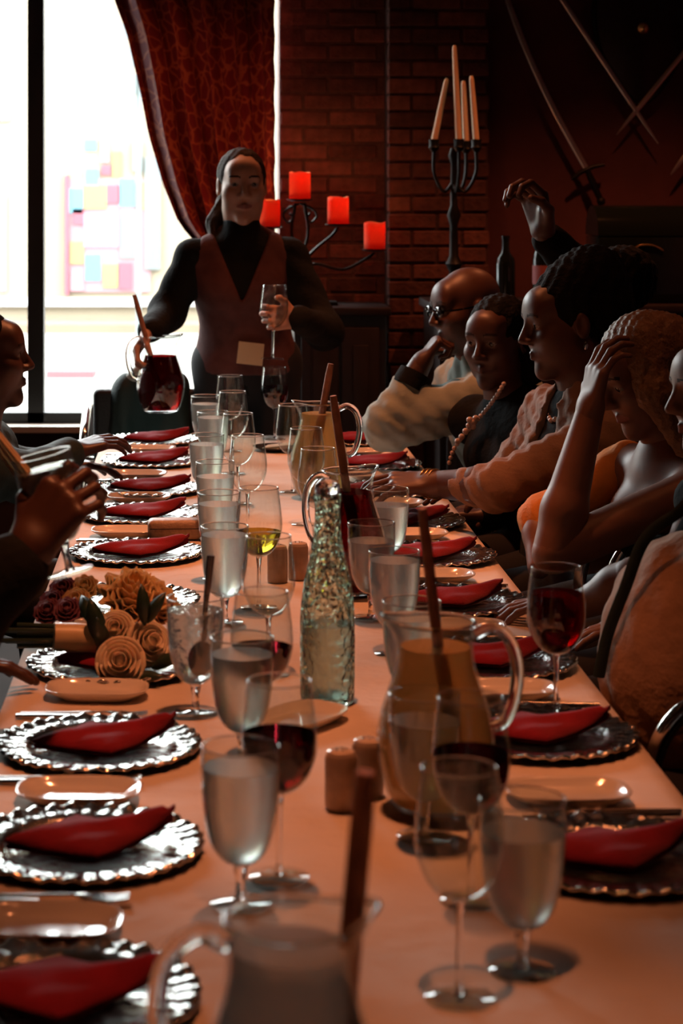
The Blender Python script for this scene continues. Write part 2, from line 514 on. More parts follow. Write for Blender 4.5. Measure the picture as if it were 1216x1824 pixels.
# window: frame, mullions, panes, sill
win = tag(empty('window_1', ((WIN_X0 + WIN_X1) / 2, WALL_Y, WIN_Z0)), kind='structure')
def child_world(o, parent):
    o.parent = parent
    o.matrix_parent_inverse = Matrix.Translation(-Vector(parent.location))
    return o
MUL = (65 - VPX) / FPX * 8.56
for xm in (MUL, MUL - 1.15, WIN_X0 + 0.03):
    child_world(MB().box((xm, 8.56, (WIN_Z0 + WIN_Z1) / 2), (0.068, 0.09, WIN_Z1 - WIN_Z0)).build('mullion', 'frame_black', smooth=False), win)
child_world(MB().box(((WIN_X0 + WIN_X1) / 2, 8.56, WIN_Z0 + 0.022), (WIN_X1 - WIN_X0, 0.09, 0.045)).build('bottom_rail', 'frame_black', smooth=False), win)
child_world(MB().box(((WIN_X0 + WIN_X1) / 2, 8.56, WIN_Z1 - 0.03), (WIN_X1 - WIN_X0, 0.09, 0.06)).build('top_rail', 'frame_black', smooth=False), win)
edges = [WIN_X0 + 0.064, MUL - 1.15, MUL, WIN_X1 + 0.034]
for i in range(3):
    xa, xb = edges[i] + 0.034, edges[i + 1] - 0.034
    if i == 0: xa = edges[0]
    child_world(MB().box(((xa + xb) / 2, 8.57, (WIN_Z0 + WIN_Z1) / 2), (xb - xa, 0.006, WIN_Z1 - WIN_Z0 - 0.105)).build('pane', 'window_glass', smooth=False), win)
child_world(MB().box(((WIN_X0 + WIN_X1) / 2, 8.47, WIN_Z0 - 0.014), (WIN_X1 - WIN_X0, 0.13, 0.026)).build('window_sill', 'sill_cream', smooth=False), win)

# ------------------------------------------------------------------ the street outside
GZ = -0.12
tag(MB().box((-2, 15.9, GZ - 0.05), (60, 14.4, 0.1)).build('street_ground', 'street_asphalt', smooth=False), 'pale sunlit street pavement outside the window', 'street', kind='structure')
tag(MB().box((-2, 25.5, GZ + 0.0), (60, 4.8, 0.2)).build('street_sidewalk', 'sidewalk', smooth=False), 'pale orange sidewalk across the street', 'sidewalk', kind='structure')
tag(MB().box(((128 - VPX) / FPX * 18, 18.0, GZ + 0.03), (0.42, 0.5, 0.06)).build('street_curb_block', 'curb_red', smooth=False), 'pinkish red painted kerb block lying on the street outside', 'kerb')
FY = 24.0
bld = empty('street_building', (-1, FY, GZ), label='pale cream building across the street seen through the window', cat='building')
def bpart(name, x0, x1, y0, y1, mat, t=0.04, off=0.0, parent=bld):
    """panel on the facade given by image corner coordinates at the facade's distance"""
    A = px(x0, y1, FY); B = px(x1, y0, FY)
    o = MB().box(((A.x + B.x) / 2, FY - off - t / 2, (A.z + B.z) / 2), (abs(B.x - A.x), t, abs(B.z - A.z))).build(name, mat, smooth=False)
    return child_world(o, parent)
child_world(MB().box((-2, FY + 2, 2.25), (40, 4, 4.8)).build('facade_wall', 'facade_cream', smooth=False), bld)
bpart('storefront_panel', 118, 268, 318, 520, 'poster_pink', 0.05)
bpart('storefront_frame', 116, 123, 312, 525, 'poster_red', 0.09)
for (x0, x1, y0, y1, mm) in ((122, 148, 335, 380, 'poster_blue'), (150, 190, 330, 372, 'poster_yellow'), (152, 176, 300, 330, 'poster_blue'),
                             (190, 214, 330, 362, 'poster_red'), (212, 240, 318, 368, 'poster_blue'), (242, 264, 325, 372, 'poster_yellow'),
                             (130, 150, 372, 400, 'poster_red'), (150, 212, 380, 440, 'poster_lilac'), (214, 240, 372, 460, 'poster_grey'),
                             (125, 150, 430, 470, 'poster_orange'), (152, 180, 452, 500, 'poster_blue'), (184, 210, 470, 512, 'poster_yellow'),
                             (212, 236, 468, 515, 'poster_red'), (126, 150, 480, 518, 'poster_pink')):
    bpart('poster', x0, x1, y0, y1, mm, 0.02, 0.05)
for (x0, x1, y0, y1, mm) in ((150, 172, 248, 268, 'poster_blue'), (178, 195, 250, 290, 'poster_pink'), (200, 216, 270, 317, 'poster_orange'),
                             (180, 198, 294, 312, 'poster_red'), (-10, 18, 196, 216, 'poster_pink'), (0, 12, 350, 520, 'poster_pink')):
    bpart('wall_sign', x0, x1, y0, y1, mm, 0.03)
for (x0, x1, y0, y1) in ((236, 254, 252, 305), (258, 286, 280, 480)):
    bpart('door_panel', x0, x1, y0, y1, 'poster_grey', 0.08)
bpart('cornice', -900, 700, 530, 545, 'facade_white', 0.12)
sg = empty('street_traffic_signal', tuple(px(222, 560, 20.0)), label='three grey boxes stacked on a post beside the curtain edge outside', cat='traffic signal')
for (y0, y1) in ((42, 70), (85, 120), (132, 168)):
    A = px(200, y1, 20); B = px(242, y0, 20)
    child_world(MB().box(((A.x + B.x) / 2, 20, (A.z + B.z) / 2), (B.x - A.x, 0.12, B.z - A.z)).build('signal_box', 'poster_grey', smooth=False), sg)
A = px(246, 0, 20)
child_world(MB().tube([(A.x, 20.1, GZ), (A.x, 20.1, 4.5)], 0.03).build('post', 'poster_grey'), sg)

# ------------------------------------------------------------------ curtain
def curtain():
    nu, nv = 90, 60
    ztop, zbot = 2.95, 0.12
    left = [(2.95, 165), (2.36, 200), (2.21, 224), (1.95, 250), (1.79, 263), (1.58, 290), (1.42, 318), (1.33, 352), (1.22, 392), (1.10, 405), (0.9, 398), (0.12, 385)]
    zs = [q[0] for q in left][::-1]; xs = [q[1] for q in left][::-1]
    CY = 8.36
    vs = []; fs = []; uvs = []
    for j in range(nv + 1):
        z = zbot + (ztop - zbot) * j / nv
        xl = (np.interp(z, zs, xs) - VPX) / FPX * CY
        xr = (487.5 - VPX) / FPX * CY + 0.0025 * math.sin(z * 95) - 0.004 * (z - 1.5)
        wdt = xr - xl
        for i in range(nu + 1):
            u = i / nu
            ph = u * 2 * math.pi * 5.2 + 0.5 * math.sin(3 * u + z)
            amp = 0.016 + 0.022 * min(1, wdt / 0.5)
            y = CY + amp * math.sin(ph) + 0.012 * math.sin(2.3 * ph + 1.0) * u
            x = xl + wdt * (u + 0.012 * math.sin(2 * ph))
            vs.append((x, y, z)); uvs.append((u, (z - zbot) / (ztop - zbot)))
    for j in range(nv):
        for i in range(nu):
            a_ = j * (nu + 1) + i
            fs.append((a_, a_ + 1, a_ + nu + 2, a_ + nu + 1))
    t = MB(); t.add(vs, fs)
    o = t.build('curtain', 'curtain_damask', autosharp=None)
    uvl = o.data.uv_layers.new(name='UVMap')
    for lp in o.data.loops:
        uvl.data[lp.index].uv = uvs[lp.vertex_index]
    md = o.modifiers.new('thickness', 'SOLIDIFY'); md.thickness = 0.004
    tag(o, 'dark red damask curtain with gold scrolls, tied back beside the window', 'curtain')
    rod = MB().tube([(-1.2, 8.36, 2.98), (0.5, 8.36, 2.98)], 0.016).build('curtain_rod', 'iron_black')
    tag(rod, 'black curtain rod above the red damask curtain', 'curtain rod')
curtain()

# ------------------------------------------------------------------ table and cloth
TX0, TX1, TY0, TY1 = -0.315, 0.658, 1.05, 6.72
tb = empty('dining_table', ((TX0 + TX1) / 2, (TY0 + TY1) / 2, 0), label='long banquet table under the pale tablecloth', cat='table')
def tpart(mb, name, mat):
    return child_world(mb.build(name, mat, smooth=False), tb)
tpart(MB().box(((TX0 + TX1) / 2, (TY0 + TY1) / 2, TAB - 0.022), (TX1 - TX0 - 0.02, TY1 - TY0 - 0.02, 0.03)), 'tabletop', 'cabinet_dark')
for yy in (TY0 + 0.15, (TY0 + TY1) / 2, TY1 - 0.15):
    for xx in (TX0 + 0.12, TX1 - 0.12):
        tpart(MB().box((xx, yy, (TAB - 0.037) / 2), (0.06, 0.06, TAB - 0.037)), 'leg', 'cabinet_dark')
def tablecloth():
    t = MB()
    nx, ny = 34, 150
    # top
    vs = []; fs = []
    for j in range(ny + 1):
        y = TY0 + (TY1 - TY0) * j / ny
        for i in range(nx + 1):
            x = TX0 + (TX1 - TX0) * i / nx
            z = TAB + 0.0016 * math.sin(9 * x + 5.3 * y) * math.sin(4.1 * y) * 0.6 - 0.0006
            if i in (0, nx) or j in (0, ny): z = TAB - 0.004
            vs.append((x, y, z))
    for j in range(ny):
        for i in range(nx):
            a_ = j * (nx + 1) + i
            fs.append((a_, a_ + 1, a_ + nx + 2, a_ + nx + 1))
    # skirt
    per = [(i, 0) for i in range(nx)] + [(nx, j) for j in range(ny)] + [(i, ny) for i in range(nx, 0, -1)] + [(0, j) for j in range(ny, 0, -1)]
    cx, cy = (TX0 + TX1) / 2, (TY0 + TY1) / 2
    idx0 = [j * (nx + 1) + i for i, j in per]
    prev = idx0
    L = 0.30
    for lv in range(1, 7):
        cur = []
        for k, (i, j) in enumerate(per):
            x = TX0 + (TX1 - TX0) * i / nx; y = TY0 + (TY1 - TY0) * j / ny
            ox = -1 if i == 0 else (1 if i == nx else 0); oy = -1 if j == 0 else (1 if j == ny else 0)
            s = 0.0065 + 0.014 * (lv / 6) * (0.6 + math.sin(k * 0.9) * 0.6 + 0.4 * math.sin(k * 0.37))
            cur.append(len(vs)); vs.append((x + ox * s, y + oy * s, TAB - 0.004 - L * lv / 6))
        n_ = len(per)
        for k in range(n_):
            k2 = (k + 1) % n_
            fs.append((prev[k], cur[k], cur[k2], prev[k2]))
        prev = cur
    t.add(vs, fs)
    o = t.build('tablecloth', 'tablecloth', autosharp=None)
    tag(o, 'pale tablecloth covering the whole long banquet table', 'tablecloth')
tablecloth()

# ------------------------------------------------------------------ tableware
def charger_mesh():
    R = 0.15
    prof = [(0, 0.0035), (0.05, 0.0035), (0.098, 0.004), (0.103, 0.0070), (0.108, 0.0095), (0.122, 0.0102), (0.134, 0.0110), (0.141, 0.0135), (0.1465, 0.0140), (0.15, 0.0125),
            (0.1505, 0.0105), (0.146, 0.0085), (0.12, 0.0055), (0.10, 0.001), (0.05, 0.0), (0, 0.0)]
    def mod(r, z, a):
        k = max(0.0, (r - 0.112) / 0.04)
        return r * (1 + 0.010 * k * math.cos(36 * a)), z + 0.0022 * k * math.cos(36 * a) + 0.0012 * k * math.sin(13 * a)
    return MB().lathe(prof[::-1], 216, mod=mod).mesh('charger_plate', 'charger_silver', True, None)
CHARGER = charger_mesh()

def napkin_mesh(seed):
    rnd = random.Random(seed)
    # folded napkin: corners of a slanted four-sided packet, right tip lifted
    C = [Vector((-0.098, -0.008)), Vector((0.012, -0.070)), Vector((0.118, 0.030)), Vector((-0.012, 0.070))]
    n = 14
    top = []; bot = []
    for j in range(n + 1):
        for i in range(n + 1):
            u, v = i / n, j / n
            p_ = C[0] * (1 - u) * (1 - v) + C[1] * u * (1 - v) + C[2] * u * v + C[3] * (1 - u) * v
            e_ = min(u, 1 - u, v, 1 - v)
            th = 0.013 + 0.013 * (1 - math.exp(-e_ * 9))
            lift = 0.020 * max(0, (p_.x - 0.03) / 0.09) ** 2
            ridge = 0.006 * math.exp(-((u - v) / 0.18) ** 2) * (0.4 + u)
            wob = 0.0015 * math.sin(17 * u + seed) * math.sin(13 * v)
            top.append((p_.x, p_.y, th + lift + ridge + wob))
            bot.append((p_.x * 0.97, p_.y * 0.97, 0.0015 + lift * 0.8 + 0.001))
    vs = top + bot; N = (n + 1) ** 2; fs = []
    for j in range(n):
        for i in range(n):
            a_ = j * (n + 1) + i
            fs.append((a_, a_ + 1, a_ + n + 2, a_ + n + 1))
            fs.append((N + a_, N + a_ + n + 1, N + a_ + n + 2, N + a_ + 1))
    per = [i for i in range(n)] + [j * (n + 1) + n for j in range(n)] + [n * (n + 1) + i for i in range(n, 0, -1)] + [j * (n + 1) for j in range(n, 0, -1)]
    # side wall with two folded layers showing
    ring_prev = per
    m_ = len(per)
    for lv, (t_, o_) in enumerate(((0.66, 0.0016), (0.5, -0.0024), (0.33, 0.0014))):
        ring = []
        for k in per:
            a_ = Vector(top[k]); b_ = Vector(bot[k])
            q = b_ + (a_ - b_) * t_
            d = Vector((q.x, q.y, 0)).normalized()
            q += d * o_
            ring.append(len(vs)); vs.append(tuple(q))
        for k in range(m_):
            k2 = (k + 1) % m_
            fs.append((ring_prev[k], ring[k], ring[k2], ring_prev[k2]))
        ring_prev = ring
    low = [N + k for k in per]
    for k in range(m_):
        k2 = (k + 1) % m_
        fs.append((ring_prev[k], low[k], low[k2], ring_prev[k2]))
    t = MB(); t.add(vs, fs)
    return t.mesh('napkin', 'napkin', True, 60)
NAPKINS = [napkin_mesh(s) for s in (1, 2, 3)]

def bread_plate_mesh():
    a0, b0 = 0.084, 0.054
    prof = [(0, 0.004), (0.4, 0.004), (0.70, 0.0045), (0.80, 0.007), (0.92, 0.014), (0.985, 0.0175), (1.0, 0.017), (0.985, 0.0145), (0.86, 0.008), (0.72, 0.001), (0.66, 0.0), (0, 0.0)]
    def sup(a):
        c_, s_ = math.cos(a), math.sin(a)
        e_ = 3.2
        k = (abs(c_) ** e_ + abs(s_) ** e_) ** (-1 / e_)
        return k
    n = 64
    t = MB().lathe(prof[::-1], n)
    v = []
    for (x, y, z) in t.v:
        a = math.atan2(y, x)
        k = sup(a)
        v.append((x * k * a0, y * k * b0, z))
    t.v = v
    return t.mesh('bread_plate', 'porcelain', True, None)
BREAD = bread_plate_mesh()

def knife_mesh():
    t = MB()
    t.tube(arc_pts([(-0.10, 0, 0.004), (-0.05, 0, 0.0045), (0.0, 0, 0.004)]), [0.0055] * 17, 8, flat=(1, 0.6, (0, 0, 1)))
    # blade
    L = [(0.0, 0.004), (0.02, 0.008), (0.07, 0.009), (0.10, 0.006), (0.108, 0.001)]
    vs = []; fs = []
    for x, h_ in L:
        vs += [(x, -0.004, 0.0015), (x, -0.004 + 0.003 + h_, 0.001), (x, -0.004 + 0.003 + h_, 0.002), (x, -0.004, 0.004)]
    for i in range(len(L) - 1):
        for k in range(4):
            fs.append((i * 4 + k, i * 4 + (k + 1) % 4, i * 4 + 4 + (k + 1) % 4, i * 4 + 4 + k))
    fs += [(3, 2, 1, 0), (16, 17, 18, 19)]
    t.add(vs, fs)
    return t.mesh('knife', 'steel', True, 40)
def fork_mesh():
    t = MB()
    t.tube([(-0.10, 0, 0.003), (-0.06, 0, 0.004), (0.0, 0, 0.006), (0.035, 0, 0.007)], [0.006, 0.0045, 0.003, 0.003], 8, flat=(1, 0.5, (0, 0, 1)))
    t.tube([(0.033, 0, 0.007), (0.045, 0, 0.006), (0.056, 0, 0.0045)], [0.004, 0.0105, 0.0115], 8, flat=(1, 0.16, (0, 0, 1)))
    for s in (-0.009, -0.003, 0.003, 0.009):
        t.tube([(0.054, s, 0.0045), (0.075, s, 0.003), (0.098, s, 0.006)], [0.0022, 0.0018, 0.0008], 6)
    return t.mesh('fork', 'steel', True, 40)
def spoon_mb():
    t = MB()
    t.tube([(0, 0, 0.185), (0, 0, 0.16), (0, 0, 0.10), (0, 0, 0.05)], [0.0065, 0.0062, 0.004, 0.0028], 10, flat=(1, 0.45, (0, 1, 0)))
    t.sphere((0, 0.002, 0.026), (0.0175, 0.0045, 0.027), 10)
    return t
KNIFE, FORK = knife_mesh(), fork_mesh()

ORD = ['nearest', 'second nearest', 'third nearest', 'fourth nearest', 'fifth nearest', 'sixth nearest', 'seventh nearest', 'eighth nearest', 'ninth nearest', 'farthest']
LZ = [2.05, 2.52, 2.97, 3.47, 4.0, 4.52, 5.04, 5.47, 6.02, 6.51]
RZ = [2.48, 3.03, 3.50, 3.99, 4.49, 4.95, 5.44, 5.95, 6.51]
PLZ = 0.0185
def setting(side, k, Y):
    ords = ORD[k] if not (side == 'right' and k == len(RZ) - 1) else 'farthest'
    left = side == 'left'
    X = -0.143 if left else 0.503
    X += random.uniform(-0.006, 0.006)
    o = put('charger_plate', CHARGER, None, (X, Y, TAB + 0.0006), (0, 0, random.uniform(0, 6)))
    tag(o, f'silver beaded-rim charger plate, {ords} on the {side} side of the table', 'charger plate', 'silver charger plates')
    nap_tilt = random.uniform(-0.10, 0.14)
    if not (left and k == 4):
        n_ = put('napkin', NAPKINS[k % 3], None, (X + (0.0 if left else -0.01), Y - 0.002, TAB + 0.0055), (0, 0, nap_tilt if left else nap_tilt + 0.05))
        if not left: n_.scale = (1.06, 0.95, 0.95)
        tag(n_, f'folded crimson napkin on the {ords} charger on the {side} side', 'napkin', 'folded crimson napkins')
    bx = -0.165 if left else 0.49
    dz = (0.198, 0.212, 0.305)[k] if left and k < 3 else 0.25
    if left and k == 3: dz = 0.262
    if not (left and k in (4,)) and Y + dz < TY1 - 0.08:
        b = put('bread_plate', BREAD, None, (bx + random.uniform(-0.01, 0.01), Y + dz + random.uniform(-0.008, 0.008), TAB + 0.0006), (0, 0, random.uniform(-0.05, 0.05)))
        tag(b, f'small white bread plate beyond the {ords} charger on the {side} side', 'plate', 'small white bread plates')
    if Y + 0.2 < TY1 - 0.06:
        for q, (me, nm, dy) in enumerate(((KNIFE, 'knife', 0.275 if left and k < 2 else 0.166), (FORK, 'fork', 0.293 if left and k < 2 else 0.184))):
            if left and k == 4 and nm == 'fork': continue
            c = put(nm, me, None, ((-0.185 if left else 0.53) + 0.006 * q, Y + dy, TAB + 0.0008), (0, 0, (0 if left else math.pi) + random.uniform(-0.05, 0.05)))
            tag(c, f'steel {nm} lying beyond the {ords} charger on the {side} side', nm, f'steel {nm} settings')
for k, Y in enumerate(LZ): setting('left', k, Y)
for k, Y in enumerate(RZ): setting('right', k, Y)

# near bread plate of the frontmost left place, cut by the frame
# ---- glasses
WG_OUT = [(0.006, 0.100), (0.014, 0.1025), (0.026, 0.110), (0.0365, 0.124), (0.0435, 0.143), (0.0458, 0.160), (0.0450, 0.180), (0.0420, 0.205), (0.0385, 0.235)]
GB_OUT = [(0.007, 0.046), (0.016, 0.0485), (0.026, 0.056), (0.0345, 0.070), (0.040, 0.090), (0.0435, 0.115), (0.0455, 0.145), (0.0455, 0.182)]
def shell(prof, t=0.0012):
    inn = [(max(r - t, 0.001), z + (t if i == 0 else t * 0.3)) for i, (r, z) in enumerate(prof)]
    inn[-1] = (prof[-1][0] - t, prof[-1][1])
    P = [(0, prof[0][1])] + prof + [(prof[-1][0] - t / 2, prof[-1][1] + 0.0006)] + inn[::-1] + [(0, inn[0][1])]
    return P
def interp_prof(prof, n=40):
    zs = np.array([q[1] for q in prof]); rs = np.array([q[0] for q in prof])
    P = arc_pts([(r, 0, z) for r, z in prof], 4)
    return [(q.x, q.z) for q in P]
def bowl_mesh(prof, nm):
    return MB().lathe(shell(interp_prof(prof)), 40).mesh(nm, 'glass_thin', True, None)
def stem_foot(zb, rf, rs):
    stem = MB().lathe([(0, 0.004), (rs * 1.6, 0.004), (rs * 1.1, 0.010), (rs, 0.02), (rs, zb - 0.02), (rs * 1.5, zb - 0.004), (rs * 1.7, zb + 0.0005), (0, zb + 0.0005)], 16).mesh('stem', 'glass_solid', True, None)
    foot = MB().lathe([(0, 0), (rf, 0), (rf + 0.0006, 0.001), (rf, 0.0022), (rf * 0.5, 0.0032), (rs * 1.9, 0.005), (0, 0.006)], 32).mesh('foot', 'glass_thin', True, None)
    return stem, foot
def liquid_mesh(prof, level, mat, nm, ins=0.0018):
    P = interp_prof(prof)
    z0 = P[0][1] + 0.003
    pts = [(0, z0)]
    for r, z in P:
        if z0 + 0.001 < z < level: pts.append((max(r - ins, 0.002), z))
    rl = np.interp(level, [q[1] for q in P], [q[0] for q in P]) - ins
    pts += [(rl, level), (0, level)]
    return MB().lathe(pts, 40).mesh(nm, mat, True, 35)
WG_BOWL = bowl_mesh(WG_OUT, 'bowl'); WG_STEM, WG_FOOT = stem_foot(0.100, 0.036, 0.0036)
GB_BOWL = bowl_mesh(GB_OUT, 'bowl'); GB_STEM, GB_FOOT = stem_foot(0.046, 0.035, 0.0055)
WINE = {lv: liquid_mesh(WG_OUT, lv, 'red_wine', 'wine') for lv in (0.155, 0.172)}
SANG = liquid_mesh(WG_OUT, 0.195, 'sangria', 'wine')
WHITE = liquid_mesh(WG_OUT, 0.150, 'white_wine', 'wine')
WATER = {lv: liquid_mesh(GB_OUT, lv, 'water', 'water') for lv in (0.148, 0.158, 0.166)}
ICE = liquid_mesh(GB_OUT, 0.162, 'ice_water', 'water')

def ring_mesh(r, z, t, mat='glass_solid', mod=None):
    prof = [(r + t * math.cos(a), z + t * math.sin(a)) for a in [2 * math.pi * k / 8 for k in range(8)]]
    return MB().lathe(prof, 56, mod=mod, close=True).mesh('rim', mat, True, None)
WG_RIM = ring_mesh(0.0379, 0.2353, 0.0010)
GB_RIM = ring_mesh(0.0449, 0.1823, 0.0011)
def glass(kind, x, y, label, fill=None, cat=None, loc=None, rot=None, group=None):
    b, s, f = (WG_BOWL, WG_STEM, WG_FOOT) if kind == 'wine_glass' else (GB_BOWL, GB_STEM, GB_FOOT)
    o = empty(kind, loc if loc is not None else (x, y, TAB + 0.001), random.uniform(0, 6) if rot is None else 0, label, 'wine glass' if kind == 'wine_glass' else 'water goblet', group)
    if rot is not None: o.rotation_euler = rot
    put('bowl', b, o); put('stem', s, o); put('foot', f, o); put('rim', WG_RIM if kind == 'wine_glass' else GB_RIM, o)
    if fill is not None: put('water' if 'water' in fill.name else 'wine', fill, o)
    return o
# left row of water goblets, near to far
gobL = [(428, 2.33, 0.158), (431, 2.89, 0.158), (400, 3.83, 0.166), (390, 4.25, 0.158), (383, 4.72, 0.148), (368, 5.23, 0.158), (379, 5.76, 0.166), (366, 6.19, 0.158)]
names = ['nearest', 'second nearest', 'third nearest', 'fourth nearest', 'fifth nearest', 'sixth nearest', 'seventh nearest', 'farthest']
for k, (x, Z, lv) in enumerate(gobL):
    glass('water_goblet', (x - VPX) / FPX * Z, Z, f'goblet of ice water, {names[k]} of the row left of the pitchers', WATER[lv], group='water goblets in the left row')
# left row of wine glasses
wgL = [(497, 2.42, WINE[0.172], 'wine glass holding dark red wine, the largest left of the shakers'),
       (466, 2.95, WINE[0.155], 'wine glass with a little red wine beside the textured bottle'),
       (478, 3.42, None, 'empty wine glass just behind the one with red wine by the bottle'),
       (461, 3.96, WHITE, 'wine glass with a little yellow white wine'),
       (441, 4.79, None, 'empty wine glass beyond the white wine, nearest of four empties'),
       (424, 5.25, None, 'empty wine glass, second of the four beyond the white wine'),
       (414, 5.80, None, 'empty wine glass, third of the four beyond the white wine'),
       (410, 6.28, None, 'empty wine glass at the far end of the left row')]
for x, Z, fl, lb in wgL:
    glass('wine_glass', (x - VPX) / FPX * Z, Z, lb, fl, group='wine glasses on the table')
for x, Z, fl, lb in ((521, 5.45, None, 'empty wine glass left of the far lemonade pitcher, farthest of three'),
                     (545, 4.93, None, 'empty wine glass in front of the far lemonade pitcher, middle of three'),
                     (566, 4.55, None, 'empty wine glass behind the textured bottle, nearest of three'),
                     (489, 6.58, WINE[0.172], 'wine glass of red wine at the far end before the waitress'),
                     (838, 2.34, WINE[0.172], 'wine glass of red wine in front of the near lemonade pitcher'),
                     (818, 2.06, None, 'empty wine glass nearest the camera at lower right'),
                     (990, 3.14, SANG, 'tall glass of dark sangria standing by the right table edge')):
    glass('wine_glass', (x - VPX) / FPX * Z, Z, lb, fl, group='wine glasses on the table')
for x, Z, fl, lb in ((756, 2.57, WATER[0.148], 'water goblet overlapping the front of the near lemonade pitcher'),
                     (930, 2.13, WATER[0.148], 'water goblet at lower right beside the nearest empty wine glass'),
                     (702, 3.57, WATER[0.166], 'brightly lit water goblet just right of the textured bottle'),
                     (733, 3.14, WATER[0.158], 'water goblet behind the rim of the near lemonade pitcher'),
                     (661, 4.09 - 0.22, WATER[0.148], 'water goblet in front of the sangria pitcher'),
                     (690, 4.30, WATER[0.148], 'dim water goblet right of the sangria pitcher'),
                     ):
    glass('water_goblet', (x - VPX) / FPX * Z, Z, lb, fl, group='water goblets right of centre')
glass('water_goblet', (348 - VPX) / FPX * 3.17, 3.17, 'goblet of crushed ice with a spoon standing in it', ICE, group='water goblets by the bouquet')
sp = spoon_mb().build('spoon', 'dark_steel', loc=((358 - VPX) / FPX * 3.17 - 0.004, 3.155, TAB + 0.067))
sp.rotation_euler = (0.03, 0.10, 0.25)
tag(sp, 'dark metal spoon standing in the goblet of crushed ice', 'spoon')

# ---- pitchers
PT = [(0.046, 0.0), (0.058, 0.006), (0.069, 0.030), (0.0765, 0.062), (0.0785, 0.088), (0.0745, 0.120), (0.0655, 0.150), (0.0565, 0.178), (0.0515, 0.200), (0.0505, 0.222), (0.0535, 0.247)]
def spout(r, z, a):
    k = max(0, (z - 0.205) / 0.042) ** 1.5
    d = math.atan2(math.sin(a), math.cos(a))
    s = math.exp(-(d / 0.42) ** 2) * k
    return r + 0.020 * s, z + 0.006 * s
def pitcher_mesh():
    P = interp_prof(PT)
    t = 0.003
    inn = [(max(r - t, 0.002), max(z, 0.008)) for r, z in P]
    inn[-1] = (P[-1][0] - t, P[-1][1])
    prof = [(0, 0)] + P + [(P[-1][0] - t / 2, P[-1][1] + 0.0012)] + inn[::-1] + [(0, 0.008)]
    return MB().lathe(prof, 56, mod=spout).mesh('body', 'glass_thin', True, None)
PIT = pitcher_mesh()
HND = MB().tube(arc_pts([(-0.0505, 0, 0.232), (-0.075, 0, 0.243), (-0.098, 0, 0.228), (-0.108, 0, 0.195), (-0.105, 0, 0.155), (-0.092, 0, 0.122), (-0.0755, 0, 0.112)]), 0.0075, 12, flat=(1.15, 0.8, (0, 1, 0))).mesh('handle', 'glass_solid', True, None)
PIT_RIM = ring_mesh(0.0522, 0.2475, 0.0024, 'glass_solid', spout)
def pitcher(x, y, z, rz, label, mat, level, scale=1.0):
    o = empty('pitcher', (x, y, z), rz, label, 'pitcher', 'glass pitchers')
    o.scale = (scale,) * 3
    put('body', PIT, o); put('handle', HND, o); put('rim', PIT_RIM, o)
    P = interp_prof(PT)
    pts = [(0, 0.0095)] + [(r - 0.0042, z_) for r, z_ in P if 0.0095 <= z_ < level]
    pts.append((float(np.interp(level, [q[1] for q in P], [q[0] for q in P])) - 0.0042, level)); pts.append((0, level))
    put('drink', MB().lathe(pts, 48).mesh('drink', mat, True, 35), o)
    return o
pitcher(0.314, 2.69, TAB + 0.001, math.pi - 0.25, 'glass pitcher of orange lemonade with a wooden stick, right of the shakers', 'lemonade', 0.215)
pitcher(0.302, 4.11, TAB + 0.001, 0.6, 'glass pitcher of red sangria behind the textured bottle', 'sangria', 0.205)
pitcher(0.318, 5.37, TAB + 0.001, math.pi - 0.2, 'glass pitcher of orange lemonade at the far end of the table', 'lemonade', 0.222)
pitcher(0.072, 1.60, TAB + 0.001, 0.25, 'glass pitcher of cloudy water nearest the camera', 'cloudy_water', 0.226)
pitcher((286 - VPX) / FPX * 6.62, 6.62, 0.835, 0.15, 'glass pitcher of dark red drink held by the waitress', 'sangria', 0.185)
def stick(a, b, label, r=0.0085):
    a, b = Vector(a), Vector(b)
    t = MB()
    n = 10
    pts = [a.lerp(b, i / n) for i in range(n + 1)]
    rs = [r * 0.8] + [r] * (n - 1) + [r * 0.75]
    o = t.tube(pts, rs, 12).build('wooden_stirrer', 'wood_stick')
    tag(o, label, 'stirrer', 'wooden stirring sticks')
Z = 2.70
stick(px(752, 905, Z - 0.03), (0.338, Z + 0.01, TAB + 0.05), 'pinkish wooden stick leaning in the near lemonade pitcher', 0.0075)
stick(px(593, 705, 4.10), (0.325, 4.13, TAB + 0.04), 'wooden stick leaning in the sangria pitcher behind the bottle', 0.0085)
stick(px(589, 648, 5.36), (0.295, 5.37, TAB + 0.05), 'wooden stick leaning in the far lemonade pitcher', 0.0095)
stick(px(651, 1375, 1.60), (0.103, 1.61, TAB + 0.03), 'dark wooden stick leaning in the nearest pitcher', 0.0095)
stick(px(239, 525, 6.60), ((292 - VPX) / FPX * 6.62, 6.62, 0.86), 'wooden stick leaning in the pitcher the waitress holds', 0.0085)

# ---- textured water bottle
bo = empty('water_bottle', ((583 - VPX) / FPX * 3.24, 3.24, TAB + 0.001), 0, 'tall textured glass water bottle standing mid table', 'bottle')
BP = [(0.038, 0.0), (0.0425, 0.006), (0.0435, 0.05), (0.0437, 0.11), (0.0425, 0.15), (0.038, 0.19), (0.030, 0.225), (0.0235, 0.255), (0.0205, 0.285), (0.0205, 0.318), (0.0225, 0.322), (0.0225, 0.333)]
P_ = interp_prof(BP)
inn = [(max(r - 0.003, 0.002), max(z_, 0.007)) for r, z_ in P_]; inn[-1] = (P_[-1][0] - 0.003, P_[-1][1])
def hob(r, z, a):
    k = 1.0 if 0.01 < z < 0.27 else 0.0
    return r + k * 0.0009 * math.sin(16 * a + (1 if int(z * 90) % 2 else 0) * math.pi) * math.sin(z * 280), z
MB().lathe([(0, 0)] + P_ + inn[::-1] + [(0, 0.007)], 64, mod=hob).build('body', 'bottle_glass', bo, autosharp=None)
